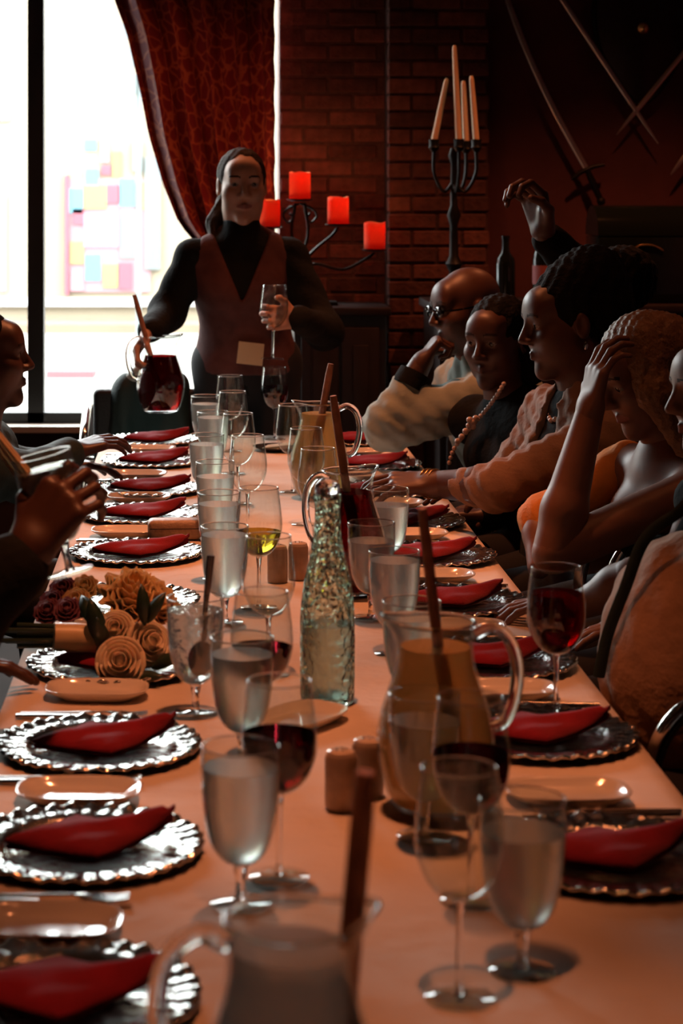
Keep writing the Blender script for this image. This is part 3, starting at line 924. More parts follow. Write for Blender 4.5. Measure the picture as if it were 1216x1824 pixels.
pts = [(0, 0.008)] + [(r - 0.0042, z_) for r, z_ in P_ if 0.008 <= z_ < 0.125] + [(0.039, 0.125), (0, 0.125)]
MB().lathe(pts, 40).build('water', 'water', bo)
MB().lathe([(0, 0.325), (0.017, 0.325), (0.0175, 0.335), (0.021, 0.337), (0.020, 0.348), (0.012, 0.356), (0, 0.358)], 24).build('stopper', 'glass_solid', bo, autosharp=None)

# ---- small white plate by the bottle
o = put('saucer', BREAD, None, ((556 - VPX) / FPX * 3.26 - 0.025, 3.235, TAB + 0.0006), (0, 0, 0.9))
o.location = (0.155, 3.11, TAB + 0.0006)
tag(o, 'small white plate in the middle of the table beside the textured bottle', 'plate')
o = MB().lathe([(0, 0), (0.05, 0.0), (0.078, 0.011), (0.078, 0.013), (0.07, 0.010), (0.05, 0.003), (0, 0.003)], 40).build('black_plate', 'black_ceramic', loc=(0.245, 6.32, TAB + 0.0006), autosharp=None)
tag(o, 'small black plate near the far end of the table', 'plate')
t = MB()
t.add([(-0.05, -0.03, 0.0), (0.055, -0.01, 0.002), (0.03, 0.04, 0.0), (-0.03, 0.03, 0.0), (-0.05, -0.03, 0.006), (0.055, -0.01, 0.014), (0.03, 0.04, 0.014), (-0.03, 0.03, 0.008)],
      [(3, 2, 1, 0), (4, 5, 6, 7), (0, 1, 5, 4), (1, 2, 6, 5), (2, 3, 7, 6), (3, 0, 4, 7)])
o = t.build('folded_napkin', 'green_napkin', loc=(0.245, 6.32, TAB + 0.005), smooth=False)
tag(o, 'pale green folded napkin on the small black plate', 'napkin')

# ---- salt and pepper
def shaker(x, Z, label):
    o = empty('salt_shaker', ((x - VPX) / FPX * Z, Z, TAB + 0.0006), 0, label, 'shaker', 'beige table shakers')
    MB().lathe([(0, 0), (0.020, 0), (0.0215, 0.003), (0.0215, 0.066), (0.020, 0.071), (0, 0.071)], 32).build('body', 'ceramic_beige', o)
    c = MB().lathe([(0, 0.071), (0.0195, 0.071), (0.0185, 0.0755), (0.012, 0.078), (0, 0.0785)], 32).build('cap', 'ceramic_top', o)
    for q in range(5):
        a_ = q * 2 * math.pi / 5
        MB().lathe([(0, 0.0772), (0.0013, 0.0772), (0.0013, 0.0789), (0, 0.0789)], 8, c=(0.007 * math.cos(a_), 0.007 * math.sin(a_), 0)).build('hole', 'hole_dark', c)
shaker(607, 2.69, 'beige ceramic shaker, left one of the near pair')
shaker(655, 2.745, 'beige ceramic shaker, right one of the near pair')
shaker(494, 4.22, 'beige ceramic shaker, left one of the far pair behind the wine glasses')
shaker(531, 4.25, 'beige ceramic shaker, right one of the far pair behind the bottle')
# ---- beige case
t = bevel_box(0.125, 0.06, 0.046, 0.012, 3)
o = t.build('spectacle_case', 'case_beige', loc=((310 - VPX) / FPX * 4.68, 4.735, TAB + 0.0245), rz=0.05)
tag(o, 'beige rounded case lying between the chargers left of the goblets', 'case')
MB().box((0, -0.0302, 0.004), (0.118, 0.0012, 0.0016)).build('seam', 'hole_dark', o, smooth=False)

# ---- bouquet lying on the table at left
def rose(name, c, r, mat, parent, seed, axis=(0, -0.6, 0.6), ruffle=0.0, layers=5):
    rnd = random.Random(seed)
    ax = Vector(axis).normalized()
    q = Vector((0, 0, 1)).rotation_difference(ax)
    t = MB()
    for L in range(layers):
        f = (L + 1) / layers
        n = 3 + L * 1
        for k in range(n):
            a0 = 2 * math.pi * k / n + L * 0.9 + rnd.uniform(-0.15, 0.15)
            wid = (2 * math.pi / n) * 0.72
            vs = []; fs = []
            nu, nv = 8, 6
            for j in range(nv + 1):
                v = j / nv
                for i in range(nu + 1):
                    u = i / nu * 2 - 1
                    aa = a0 + u * wid
                    open_ = 0.25 + 0.75 * f
                    rad = r * (0.12 + (0.80 * f) * (math.sin(v * math.pi * 0.5) ** 0.8)) + 0.10 * r * f * max(0, v - 0.75) * 4
                    rad *= 1 + ruffle * 0.12 * math.sin(aa * 11 + L) * v
                    hgt = r * ((-0.55 + 1.20 * v * (1.05 - 0.55 * f)) - 0.16 * u * u * v + ruffle * 0.10 * math.sin(aa * 9 + 2 * L) * v)
                    if v > 0.8: hgt -= r * 0.25 * f * (v - 0.8) * 2
                    vs.append((rad * math.cos(aa), rad * math.sin(aa), hgt))
            for j in range(nv):
                for i in range(nu):
                    a_ = j * (nu + 1) + i
                    fs.append((a_, a_ + 1, a_ + nu + 2, a_ + nu + 1))
            t.add(vs, fs)
    t.sphere((0, 0, -0.1 * r), r * 0.34, 6)
    t.v = [tuple(q @ Vector(p_) + Vector(c)) for p_ in t.v]
    o = t.build(name, mat, parent, autosharp=None)
    md = o.modifiers.new('thick', 'SOLIDIFY'); md.thickness = 0.0012
    return o
BX, BY = (215 - VPX) / FPX * 3.45, 3.50
bq = empty('bouquet', (BX, BY, TAB), 0, 'bouquet of cream and white roses lying over a charger at left', 'bouquet')
def bl(x, y, Z):
    return px(x, y, Z) - Vector((BX, BY, TAB))
rose('peony', bl(240, 1055, 3.56), 0.062, 'petal_cream', bq, 1, (0.1, -0.45, 0.8), 1.0, 7)
rose('peony', bl(285, 1075, 3.60), 0.046, 'petal_cream', bq, 2, (0.4, -0.4, 0.8), 1.0, 6)
rose('rose', bl(214, 1178, 3.36), 0.042, 'petal_white', bq, 3, (-0.05, -0.85, 0.35))
rose('rose', bl(268, 1145, 3.42), 0.040, 'petal_white', bq, 4, (0.35, -0.7, 0.4))
rose('rose', bl(205, 1120, 3.44), 0.034, 'petal_white', bq, 5, (-0.1, -0.8, 0.5))
for k, (x, y, Z) in enumerate(((112, 1048, 3.66), (95, 1070, 3.63), (135, 1068, 3.62), (120, 1085, 3.58), (85, 1088, 3.60), (150, 1045, 3.66))):
    rose('small_flower', bl(x, y, Z), 0.026, 'petal_mauve' if k % 3 != 2 else 'petal_cream', bq, 20 + k, (-0.1, -0.6, 0.6), 0.5, 4)
def leaf(parent, base, tip, wdt, mat='leaf_dark'):
    b, t_ = Vector(base), Vector(tip)
    d = t_ - b; s = d.cross(Vector((0, -0.8, 0.6))).normalized()
    up = s.cross(d).normalized()
    vs = []; fs = []; n = 8
    for i in range(n + 1):
        v = i / n
        wv = wdt * math.sin(math.pi * min(1, v * 0.96 + 0.03)) ** 0.8
        c = b + d * v + up * (0.012 * math.sin(math.pi * v))
        vs += [tuple(c - s * wv - up * wv * 0.25), tuple(c + up * 0.001), tuple(c + s * wv - up * wv * 0.25)]
    for i in range(n):
        for k in range(2):
            a_ = i * 3 + k
            fs.append((a_, a_ + 1, a_ + 4, a_ + 3))
    o = MB().add(vs, fs).build('leaf', mat, parent, autosharp=None)
    md = o.modifiers.new('thick', 'SOLIDIFY'); md.thickness = 0.001
for a_, b_, w_ in (((258, 1115, 3.42), (252, 1040, 3.42), 0.012), ((262, 1110, 3.42), (295, 1055, 3.42), 0.011), ((180, 1150, 3.44), (160, 1065, 3.44), 0.016),
                   ((185, 1160, 3.42), (172, 1100, 3.36), 0.014), ((170, 1120, 3.5), (145, 1060, 3.55), 0.014), ((270, 1190, 3.40), (330, 1170, 3.36), 0.013), ((240, 1215, 3.37), (290, 1205, 3.33), 0.012)):
    leaf(bq, bl(*a_), bl(*b_), w_)
for k in range(7):
    dz = (k - 3) * 0.006; dy = 0.012 * math.sin(k * 2.1)
    a_ = bl(30, 1132, 3.45) + Vector((-0.02 * (k % 3), dy, dz)); b_ = bl(190, 1140, 3.46) + Vector((0, dy * 0.6, dz * 0.8))
    MB().tube([a_, a_.lerp(b_, 0.5) + Vector((0, 0, 0.003)), b_], 0.0042, 8).build('stem', 'stem_green', bq)
a_, b_ = bl(95, 1134, 3.45), bl(172, 1137, 3.46)
MB().tube([a_, a_.lerp(b_, 0.02), a_.lerp(b_, 0.5), a_.lerp(b_, 0.98), b_], [0.017, 0.0235, 0.0245, 0.024, 0.018], 20).build('ribbon', 'ribbon_satin', bq)

# ------------------------------------------------------------------ sideboard with the pillar candle holder
def cabinet(name, x0, x1, y0, y1, h, label, ndoor):
    o = empty(name, ((x0 + x1) / 2, (y0 + y1) / 2, 0), 0, label, 'cabinet')
    W_, D_ = x1 - x0, y1 - y0
    MB().box((0, 0.01, (h - 0.03) / 2 + 0.03), (W_ - 0.04, D_ - 0.03, h - 0.09)).build('body', 'cabinet_dark', o, smooth=False)
    bevel_box(W_, D_, 0.035, 0.006).xform(Matrix.Translation((0, 0, h - 0.0175))).build('top', 'cabinet_dark', o)
    MB().box((0, 0.02, 0.02), (W_ - 0.08, D_ - 0.06, 0.04)).build('plinth', 'cabinet_dark', o, smooth=False)
    dw = (W_ - 0.08) / ndoor
    for k in range(ndoor):
        cx_ = -W_ / 2 + 0.04 + dw * (k + 0.5)
        d = bevel_box(dw - 0.012, 0.02, h - 0.16, 0.005).xform(Matrix.Translation((cx_, -D_ / 2 + 0.018, h / 2))).build('door', 'cabinet_dark', o)
        bevel_box(dw - 0.10, 0.012, h - 0.30, 0.004).xform(Matrix.Translation((cx_, -D_ / 2 + 0.006, h / 2))).build('panel', 'cabinet_dark', d)
        MB().sphere((cx_ + dw * 0.38, -D_ / 2 - 0.006, h * 0.55), 0.012, 8).build('knob', 'gold', d)
    return o
SBH = 1.09
cabinet('sideboard', 0.36, 0.765, 8.06, 8.46, SBH, 'dark wooden sideboard under the red pillar candles', 2)
def pillar_candles():
    Yc = 8.24
    st = empty('candle_stand', tuple(px(534, 329, Yc).xy) + (SBH,), 0, 'black wrought iron stand with scrolls holding red pillar candles', 'candle stand')
    O = Vector(st.location)
    cs = [(534, 356), (602, 400), (667, 445), (480, 405), (430, 452)]
    base = SBH
    apex = px(560, 470, Yc)
    def P(x, y, dy=0.0):
        return px(x, y, Yc) + Vector((0, dy, 0)) - O
    for (x, y) in cs:
        c = P(x, y)
        MB().lathe([(0, -0.006), (0.03, -0.006), (0.052, -0.001), (0.054, 0.003), (0, 0.003)], 24, c=tuple(c)).build('cup', 'iron_black', st)
    # scrolls under the top candle and sweeping arms
    for s in (-1, 1):
        MB().tube(arc_pts([P(534, 362), P(534 + s * 22, 372), P(534 + s * 30, 385), P(534 + s * 20, 396), P(534 + s * 12, 388), P(534 + s * 18, 380)]), 0.0045, 8).build('scroll', 'iron_black', st)
        MB().tube(arc_pts([P(534 + s * 8, 362), P(534 + s * 14, 420), P(534 - s * 10, 480), P(534 - s * 40, 520), P(534 - s * 50, 552)]), 0.006, 8).build('leg', 'iron_black', st)
    MB().tube(arc_pts([P(667, 450), P(650, 462), P(610, 480), P(560, 470), P(540, 490)]), 0.006, 8).build('arm', 'iron_black', st)
    MB().tube(arc_pts([P(602, 405), P(590, 420), P(560, 445), P(540, 470), P(530, 500)]), 0.006, 8).build('arm', 'iron_black', st)
    MB().tube(arc_pts([P(480, 410), P(490, 425), P(510, 440), P(530, 470), P(540, 500)]), 0.006, 8).build('arm', 'iron_black', st)
    MB().tube(arc_pts([P(430, 457), P(450, 470), P(490, 482), P(530, 478), P(545, 495)]), 0.006, 8).build('arm', 'iron_black', st)
    MB().box((0.0, 0, 0.008), (0.30, 0.12, 0.014)).build('base', 'iron_black', st, smooth=False)
    MB().tube([P(537, 480), Vector((0.0, 0, 0.01))], 0.009, 10).build('post', 'iron_black', st)
    lab = ['glowing red pillar candle on the highest holder', 'glowing red pillar candle on the middle holder', 'glowing red pillar candle on the lowest holder at right',
           'glowing red pillar candle partly behind the waitress', 'glowing red pillar candle hidden behind the waitress']
    for k, (x, y) in enumerate(cs):
        c = px(x, y, Yc) + Vector((0, 0, 0.0035))
        o = empty('pillar_candle', c, 0, lab[k], 'candle', 'red pillar candles')
        R, H = 0.0435, 0.108
        def md(r, z, a):
            return r, z + (0.003 * math.sin(3 * a + k) if z > 0.08 else 0)
        MB().lathe([(0, 0.0), (R, 0.0), (R, 0.03), (R, 0.06), (R, 0.09), (R, H), (R - 0.003, H + 0.001), (R - 0.005, H - 0.004), (R - 0.006, 0.05), (R - 0.008, 0.02), (0, 0.018)], 40, mod=md).build('wax', 'wax_red', o, autosharp=None)
        MB().tube([(0, 0, 0.018), (0, 0, 0.068)], 0.0012, 6).build('wick', 'hole_dark', o)
        f_ = MB().lathe([(0, 0.068), (0.0035, 0.074), (0.004, 0.080), (0.002, 0.089), (0, 0.095)], 12).build('flame', 'flame', o, autosharp=None)
        l = bpy.data.lights.new('candle_flame_light', 'POINT')
        l.energy = CANDLE_W; l.color = (1.0, 0.34, 0.12); l.shadow_soft_size = 0.006
        lo = bpy.data.objects.new('candle_flame_light', l); link(lo, o); lo.location = (0, 0, 0.092)
        f_.visible_shadow = True
pillar_candles()

# ------------------------------------------------------------------ black cabinet, candelabra, bottle, chest on the right
CBH = 1.12
cabinet('black_cabinet', 0.90, 2.25, 7.72, 8.30, CBH, 'tall black cabinet against the maroon wall behind the guests', 3)
def candelabra():
    Y = 7.92
    O = Vector(((808 - VPX) / FPX * Y, Y, CBH))
    c = empty('candelabra', O, 0, 'black iron candelabra with ivory tapers in front of the brick pillar', 'candelabra')
    def P(x, y, dy=0): return px(x, y, Y) + Vector((0, dy, 0)) - O
    zt = P(808, 250).z
    MB().lathe([(0, 0), (0.085, 0), (0.09, 0.012), (0.05, 0.03), (0.022, 0.06), (0.018, 0.12), (0.034, 0.15), (0.018, 0.18), (0.015, 0.30), (0.028, 0.34), (0.014, 0.38), (0.012, zt - 0.09), (0.022, zt - 0.06), (0.012, zt - 0.03), (0, zt - 0.03)], 24).build('column', 'iron_black', c)
    cups = [(772, 250, -0.01), (814, 250, -0.05), (848, 250, 0.0), (834, 252, 0.07)]
    tips = [(795, 140), (806, 82), (839, 135), (829, 142)]
    for k, ((x, y, dy), (tx, ty)) in enumerate(zip(cups, tips)):
        b_ = P(x, y, dy)
        MB().tube(arc_pts([(0, 0, zt - 0.16), (b_.x * 0.5, b_.y * 0.5, zt - 0.20), (b_.x * 0.98, b_.y * 0.98, zt - 0.13), (b_.x, b_.y, zt - 0.03)]), 0.007, 8).build('arm', 'iron_black', c)
        MB().lathe([(0, -0.045), (0.010, -0.045), (0.022, -0.028), (0.018, -0.02), (0.021, 0.004), (0.014, 0.004), (0.013, -0.006), (0, -0.006)], 20, c=tuple(b_)).build('cup', 'iron_black', c)
        lb = ['tilted ivory taper candle at the left of the candelabra', 'tallest ivory taper candle of the candelabra', 'ivory taper candle at the right of the candelabra', 'ivory taper candle at the back of the candelabra'][k]
        B = px(x, y, Y) + Vector((0, dy, -0.005)); T = px(tx, ty, Y) + Vector((0, dy, 0))
        ta = empty('taper_candle', B, 0, lb, 'candle', 'ivory taper candles')
        d = T - B
        MB().tube([d * 0.0, d * 0.05, d * 0.5, d * 0.94, d * 0.985, d], [0.0125, 0.0125, 0.0118, 0.0095, 0.0075, 0.004], 16).build('wax', 'wax_ivory', ta)
        MB().tube([d * 0.99, d * 1.02], 0.0012, 6).build('wick', 'hole_dark', ta)
candelabra()
def dark_bottle(x, Z, h, label, band=True):
    o = empty('wine_bottle', ((x - VPX) / FPX * Z, Z, CBH), 0, label, 'bottle')
    MB().lathe([(0, 0), (0.037, 0), (0.038, 0.006), (0.038, h * 0.58), (0.034, h * 0.66), (0.018, h * 0.74), (0.0145, h * 0.8), (0.0145, h * 0.94), (0.017, h * 0.945), (0.017, h), (0, h)], 32).build('body', 'bottle_dark', o)
    if band: MB().lathe([(0.0384, h * 0.26), (0.0387, h * 0.26), (0.0387, h * 0.50), (0.0384, h * 0.50)], 32, close=True).build('label_band', 'label_red', o)
dark_bottle(966, 7.78, 0.30, 'dark wine bottle with a dull red label on the cabinet')
dark_bottle(900, 7.95, 0.26, 'dark bottle without a label behind the raised hand on the cabinet', False)
ch = empty('chest', ((1135 - VPX) / FPX * 7.95, 7.95, CBH), 0, 'black domed chest with curved metal trim on the cabinet', 'chest')
bevel_box(0.36, 0.26, 0.26, 0.01).xform(Matrix.Translation((0, 0, 0.131))).build('body', 'bottle_dark', ch)
t = MB()
t.tube([(-0.18, 0, 0), (0.18, 0, 0)], 0.13, 24)
t.v = [(x, y, 0.262 + max(0, z) * 0.9) for x, y, z in t.v]
t.build('lid', 'bottle_dark', ch)
MB().tube(arc_pts([(-0.06, -0.134, 0.20), (-0.02, -0.136, 0.225), (0.03, -0.136, 0.225), (0.07, -0.134, 0.205)]), 0.004, 8).build('trim', 'gold', ch)
MB().tube([(-0.12, -0.136, 0.17), (-0.118, -0.136, 0.21)], 0.006, 8).build('latch', 'chrome', ch)

# ------------------------------------------------------------------ swords and shield on the wall
def sword(a, b, hilt_at, label, curve=0.0, r=0.012):
    """a,b image points on the wall; hilt at 'a' or 'b'"""
    Y = 8.43
    A, B = px(a[0], a[1], Y), px(b[0], b[1], Y)
    if hilt_at == 'b': A, B = B, A
    o = empty('sword', A, 0, label, 'sword', 'swords on the maroon wall')
    d = B - A; L = d.length; u = d.normalized(); s = u.cross(Vector((0, 1, 0))).normalized()
    def Q(t, off=0.0): return u * t + s * (off + curve * math.sin(math.pi * max(0, t) / L))
    MB().tube([Q(L * k / 14) for k in range(15)], [r] * 11 + [r * 0.9, r * 0.75, r * 0.5, 0.002], 10, flat=(1.0, 0.32, (0, 1, 0))).build('blade', 'blade', o)
    MB().tube([Q(0) - s * 0.075 - u * 0.012, Q(0) - s * 0.03, Q(0) + s * 0.03, Q(0) + s * 0.075 - u * 0.012], [0.007, 0.010, 0.010, 0.007], 10).build('guard', 'iron_black', o)
    MB().tube([Q(-0.005), -u * 0.06, -u * 0.13], [0.012, 0.015, 0.012], 12).build('grip', 'iron_black', o)
    MB().sphere(tuple(-u * 0.145), 0.018, 8).build('pommel', 'iron_black', o)
sword((880, -70), (1045, 302), 'b', 'long gleaming curved sword hanging at the left of the crossed swords', 0.03)
sword((975, -40), (1172, 256), 'a', 'dark sword slanting down to the right behind the shield', 0.0, 0.0105)
sword((1262, 40), (1098, 240), 'a', 'sword slanting down to the left across the shield tip', 0.0, 0.0105)
sword((1260, 225), (1194, 312), 'a', 'short bright blade low at the right edge of the wall', 0.0, 0.010)
sh = empty('shield', px(1140, 60, 8.46), 0, 'dark shield hung above the crossing of the two swords', 'shield')
vs = []; fs = []
outl = [(-0.19, 0.26), (0, 0.29), (0.19, 0.26), (0.20, 0.05), (0.15, -0.13), (0.0, -0.30), (-0.15, -0.13), (-0.20, 0.05)]
outl = [(q.x, q.z) for q in arc_pts([(x, 0, z_) for x, z_ in outl + outl[:1]], 5)][:-1]
t = MB(); rings = []
for sc_, y_ in ((1.0, 0.0), (1.0, -0.018), (0.93, -0.024), (0.6, -0.045), (0.25, -0.058)):
    rings.append([(x * sc_, y_, z_ * sc_) for x, z_ in outl])
n_ = len(outl); vs = [q for rg in rings for q in rg]
for i in range(len(rings) - 1):
    for k in range(n_):
        fs.append((i * n_ + k, i * n_ + (k + 1) % n_, (i + 1) * n_ + (k + 1) % n_, (i + 1) * n_ + k))
fs.append(tuple(range((len(rings) - 1) * n_, len(rings) * n_))); fs.append(tuple(reversed(range(n_))))
t.add(vs, fs).build('face', 'shield_dark', sh)
MB().tube([(x * 0.98, -0.02, z_ * 0.98) for x, z_ in outl] + [(outl[0][0] * 0.98, -0.02, outl[0][1] * 0.98)], 0.010, 8).build('rim', 'iron_black', sh)
MB().sphere((0, -0.055, 0.02), 0.03, 8).build('boss', 'gold', sh)

# ------------------------------------------------------------------ ceiling downlights above the frame
def downlight(x, y, watt, cone, label):
    o = empty('ceiling_downlight', (x, y, CEIL), 0, label, 'lamp', 'ceiling downlights over the table')
    MB().lathe([(0.05, 0.0), (0.075, 0.0), (0.075, -0.012), (0.068, -0.016), (0.055, -0.012), (0.052, 0.0)], 32, close=True).build('ring', 'lamp_metal', o)
    MB().lathe([(0.02, -0.001), (0.052, -0.001), (0.052, -0.13), (0.050, -0.13), (0.050, -0.004), (0.02, -0.004)], 32, close=True).build('can', 'lamp_metal', o)
    MB().sphere((0, 0, -0.06), 0.030, 10).build('bulb', 'bulb', o)
    l = bpy.data.lights.new('downlight_beam', 'SPOT')
    l.energy = watt; l.color = LAMP_COL; l.shadow_soft_size = 0.04
    l.spot_size = math.radians(cone); l.spot_blend = 0.75
    lo = bpy.data.objects.new('downlight_beam', l); link(lo, o); lo.location = (0, 0, -0.135)
for x, y, k, c_, nm in ((0.12, 1.6, 0.55, 41, 'nearest the camera'), (0.14, 3.0, 0.9, 41, 'second along the table'), (0.16, 4.4, 1.1, 41, 'third along the table'), (0.16, 5.7, 0.9, 70, 'fourth along the table'),
                        (1.05, 4.1, 0.09, 80, 'over the guests at right'), (0.55, 7.5, 0.15, 90, 'before the brick pillar'), (1.75, 7.2, 0.75, 95, 'added to brighten the swords'), (-0.15, 7.6, 0.30, 90, 'added to brighten the curtain')):  # sword and curtain lamps are unseen extras, added to brighten the back wall
    downlight(x, y, LAMP_W * k, c_, f'recessed ceiling downlight with warm bulb, {nm}')

# ------------------------------------------------------------------ chairs
def chair_parts():
    t = {}
    t['seat'] = bevel_box(0.44, 0.44, 0.06, 0.02, 3).xform(Matrix.Translation((0, 0, 0.43))).mesh('seat', 'upholstery_black', True, None)
    vs = bevel_box(0.05, 0.40, 0.34, 0.02, 3)
    t['backrest'] = vs.xform(Matrix.Translation((0.215, 0, 0.70)) @ Matrix.Rotation(0.10, 4, 'Y')).mesh('backrest', 'upholstery_black', True, None)
    t['leg'] = []
    arms = []
    for s in (-1, 1):
        y_ = 0.235 * s
        arms.append(MB().tube(arc_pts([(-0.20, y_, 0.0), (-0.225, y_, 0.35), (-0.235, y_, 0.58), (-0.205, y_, 0.72), (-0.10, y_, 0.785), (0.06, y_, 0.75), (0.20, y_, 0.66), (0.23, y_, 0.40), (0.25, y_, 0.0)]), 0.0155, 12).mesh('arm_loop', 'chrome', True, None))
    t['arm_loop'] = arms
    t['rail'] = [MB().tube([(xx, -0.235, zz), (xx, 0.235, zz)], 0.011, 10).mesh('rail', 'chrome', True, None) for xx, zz in ((-0.20, 0.40), (0.232, 0.40), (0.212, 0.62))]
    return t
CP = chair_parts()
def chair(x, y, rz, label):
    """front of the chair looks along local -x"""
    o = empty('armchair', (x, y, 0), rz, label, 'chair', 'chrome armchairs with black pads')
    put('seat', CP['seat'], o); put('backrest', CP['backrest'], o)
    for m_ in CP['arm_loop']: put('arm_loop', m_, o)
    for m_ in CP['rail']: put('rail', m_, o)
    return o

# ------------------------------------------------------------------ people: smooth-blended bodies on a grid
class Field:
    def __init__(self, lo, hi, vox):
        self.lo = np.array(lo, float); self.vox = vox
        self.n = np.maximum(3, np.ceil((np.array(hi, float) - self.lo) / vox).astype(int) + 1)
        self.a = np.full(self.n, 0.5, np.float32)
    def _sub(self, lo, hi):
        i0 = np.clip(np.floor((np.array(lo) - self.lo) / self.vox).astype(int), 0, self.n)
        i1 = np.clip(np.ceil((np.array(hi) - self.lo) / self.vox).astype(int) + 1, 0, self.n)
        if np.any(i1 <= i0): return None, None
        sl = tuple(slice(p, q) for p, q in zip(i0, i1))
        ax = [(self.lo[k] + self.vox * np.arange(i0[k], i1[k])).astype(np.float32) for k in range(3)]
        return sl, np.meshgrid(*ax, indexing='ij', sparse=False)
    def _mix(self, sl, d, k, op):
        a = self.a[sl]
        if op == 'add':
            h = np.maximum(k - np.abs(a - d), 0) / k
            self.a[sl] = np.minimum(a, d) - h * h * k * 0.25
        elif op == 'sub':
            d = -d
            h = np.maximum(k - np.abs(a - d), 0) / k
            self.a[sl] = np.maximum(a, d) + h * h * k * 0.25
        elif op == 'int':
            self.a[sl] = np.maximum(a, d)
    def cap(self, p, q, r0, r1, k=0.02, op='add'):
        p = np.array(p, float); q = np.array(q, float)
        m = max(r0, r1) + k + 2 * self.vox
        sl, G = self._sub(np.minimum(p, q) - m, np.maximum(p, q) + m)
        if sl is None: return
        ba = q - p; L2 = float(ba @ ba) + 1e-12
        X, Y, Z_ = G[0] - p[0], G[1] - p[1], G[2] - p[2]
        t = np.clip((X * ba[0] + Y * ba[1] + Z_ * ba[2]) / L2, 0, 1)
        d = np.sqrt((X - ba[0] * t) ** 2 + (Y - ba[1] * t) ** 2 + (Z_ - ba[2] * t) ** 2) - (r0 + (r1 - r0) * t)
        self._mix(sl, d, k, op)
    def ell(self, c, r, R=None, k=0.02, op='add'):
        c = np.array(c, float); r = np.array(r, float)
        m = r.max() + k + 2 * self.vox
        sl, G = self._sub(c - m, c + m)
        if sl is None: return
        X, Y, Z_ = G[0] - c[0], G[1] - c[1], G[2] - c[2]
        if R is not None:
            R = np.array(R)
            X, Y, Z_ = (R[0, 0] * X + R[1, 0] * Y + R[2, 0] * Z_, R[0, 1] * X + R[1, 1] * Y + R[2, 1] * Z_, R[0, 2] * X + R[1, 2] * Y + R[2, 2] * Z_)
        k0 = np.sqrt((X / r[0]) ** 2 + (Y / r[1]) ** 2 + (Z_ / r[2]) ** 2)
        k1 = np.sqrt((X / r[0] ** 2) ** 2 + (Y / r[1] ** 2) ** 2 + (Z_ / r[2] ** 2) ** 2) + 1e-9
        self._mix(sl, k0 * (k0 - 1) / k1, k, op)
    def whole(self, fn):
        sl, G = self._sub(self.lo, self.lo + self.vox * (self.n - 1))
        self.a[sl] = fn(self.a[sl], G[0], G[1], G[2])
    def mesh(self):
        a = self.a
        a[0] = a[-1] = 0.5; a[:, 0] = a[:, -1] = 0.5; a[:, :, 0] = a[:, :, -1] = 0.5
        s = a < 0
        cnt = np.zeros(np.array(a.shape) - 1, np.int8)
        offs = [(i, j, k) for i in (0, 1) for j in (0, 1) for k in (0, 1)]
        nx, ny, nz = a.shape
        for i, j, k in offs:
            cnt += s[i:nx - 1 + i, j:ny - 1 + j, k:nz - 1 + k]
        act = (cnt > 0) & (cnt < 8)
        C = np.argwhere(act)
        if len(C) == 0: return np.zeros((0, 3)), np.zeros((0, 4), int)
        idx = np.full(act.shape, -1, np.int64); idx[act] = np.arange(len(C))
        val = {o: a[C[:, 0] + o[0], C[:, 1] + o[1], C[:, 2] + o[2]] for o in offs}
        acc = np.zeros((len(C), 3)); num = np.zeros(len(C))
        for o in offs:
            for ax in range(3):
                if o[ax] == 0:
                    o2 = list(o); o2[ax] = 1; o2 = tuple(o2)
                    v0, v1 = val[o], val[o2]
                    mk = (v0 < 0) != (v1 < 0)
                    t = np.where(mk, v0 / np.where(v0 == v1, 1, v0 - v1), 0)
                    pt = np.array(o, float)[None, :].repeat(len(C), 0)
                    pt[:, ax] += t
                    acc += np.where(mk[:, None], pt, 0); num += mk
        V = self.lo + self.vox * (C + acc / num[:, None])
        F = []
        for ax in range(3):
            sa = [slice(None)] * 3; sb = [slice(None)] * 3
            sa[ax] = slice(0, -1); sb[ax] = slice(1, None)
            ch = s[tuple(sa)] != s[tuple(sb)]
            E = np.argwhere(ch)
            ins = s[tuple(sa)][ch]
            u, w_ = [q for q in range(3) if q != ax]
            ok = (E[:, u] > 0) & (E[:, w_] > 0) & (E[:, u] < a.shape[u] - 1) & (E[:, w_] < a.shape[w_] - 1)
            E = E[ok]; ins = ins[ok]
            def at(du, dw):
                q = E.copy(); q[:, u] += du; q[:, w_] += dw
                return idx[q[:, 0], q[:, 1], q[:, 2]]
            q = np.stack([at(-1, -1), at(0, -1), at(0, 0), at(-1, 0)], 1)
            flip = ins if ax != 1 else ~ins
            q[~flip] = q[~flip][:, ::-1]
            F.append(q)
        return V, np.concatenate(F)

def smooth_verts(V, F, it=1):
    for _ in range(it):
        acc = np.zeros_like(V); n = np.zeros(len(V))
        for k in range(4):
            a, b = F[:, k], F[:, (k + 1) % 4]
            np.add.at(acc, a, V[b]); np.add.at(acc, b, V[a])
            np.add.at(n, a, 1); np.add.at(n, b, 1)
        V = 0.5 * V + 0.5 * acc / np.maximum(n, 1)[:, None]
    return V

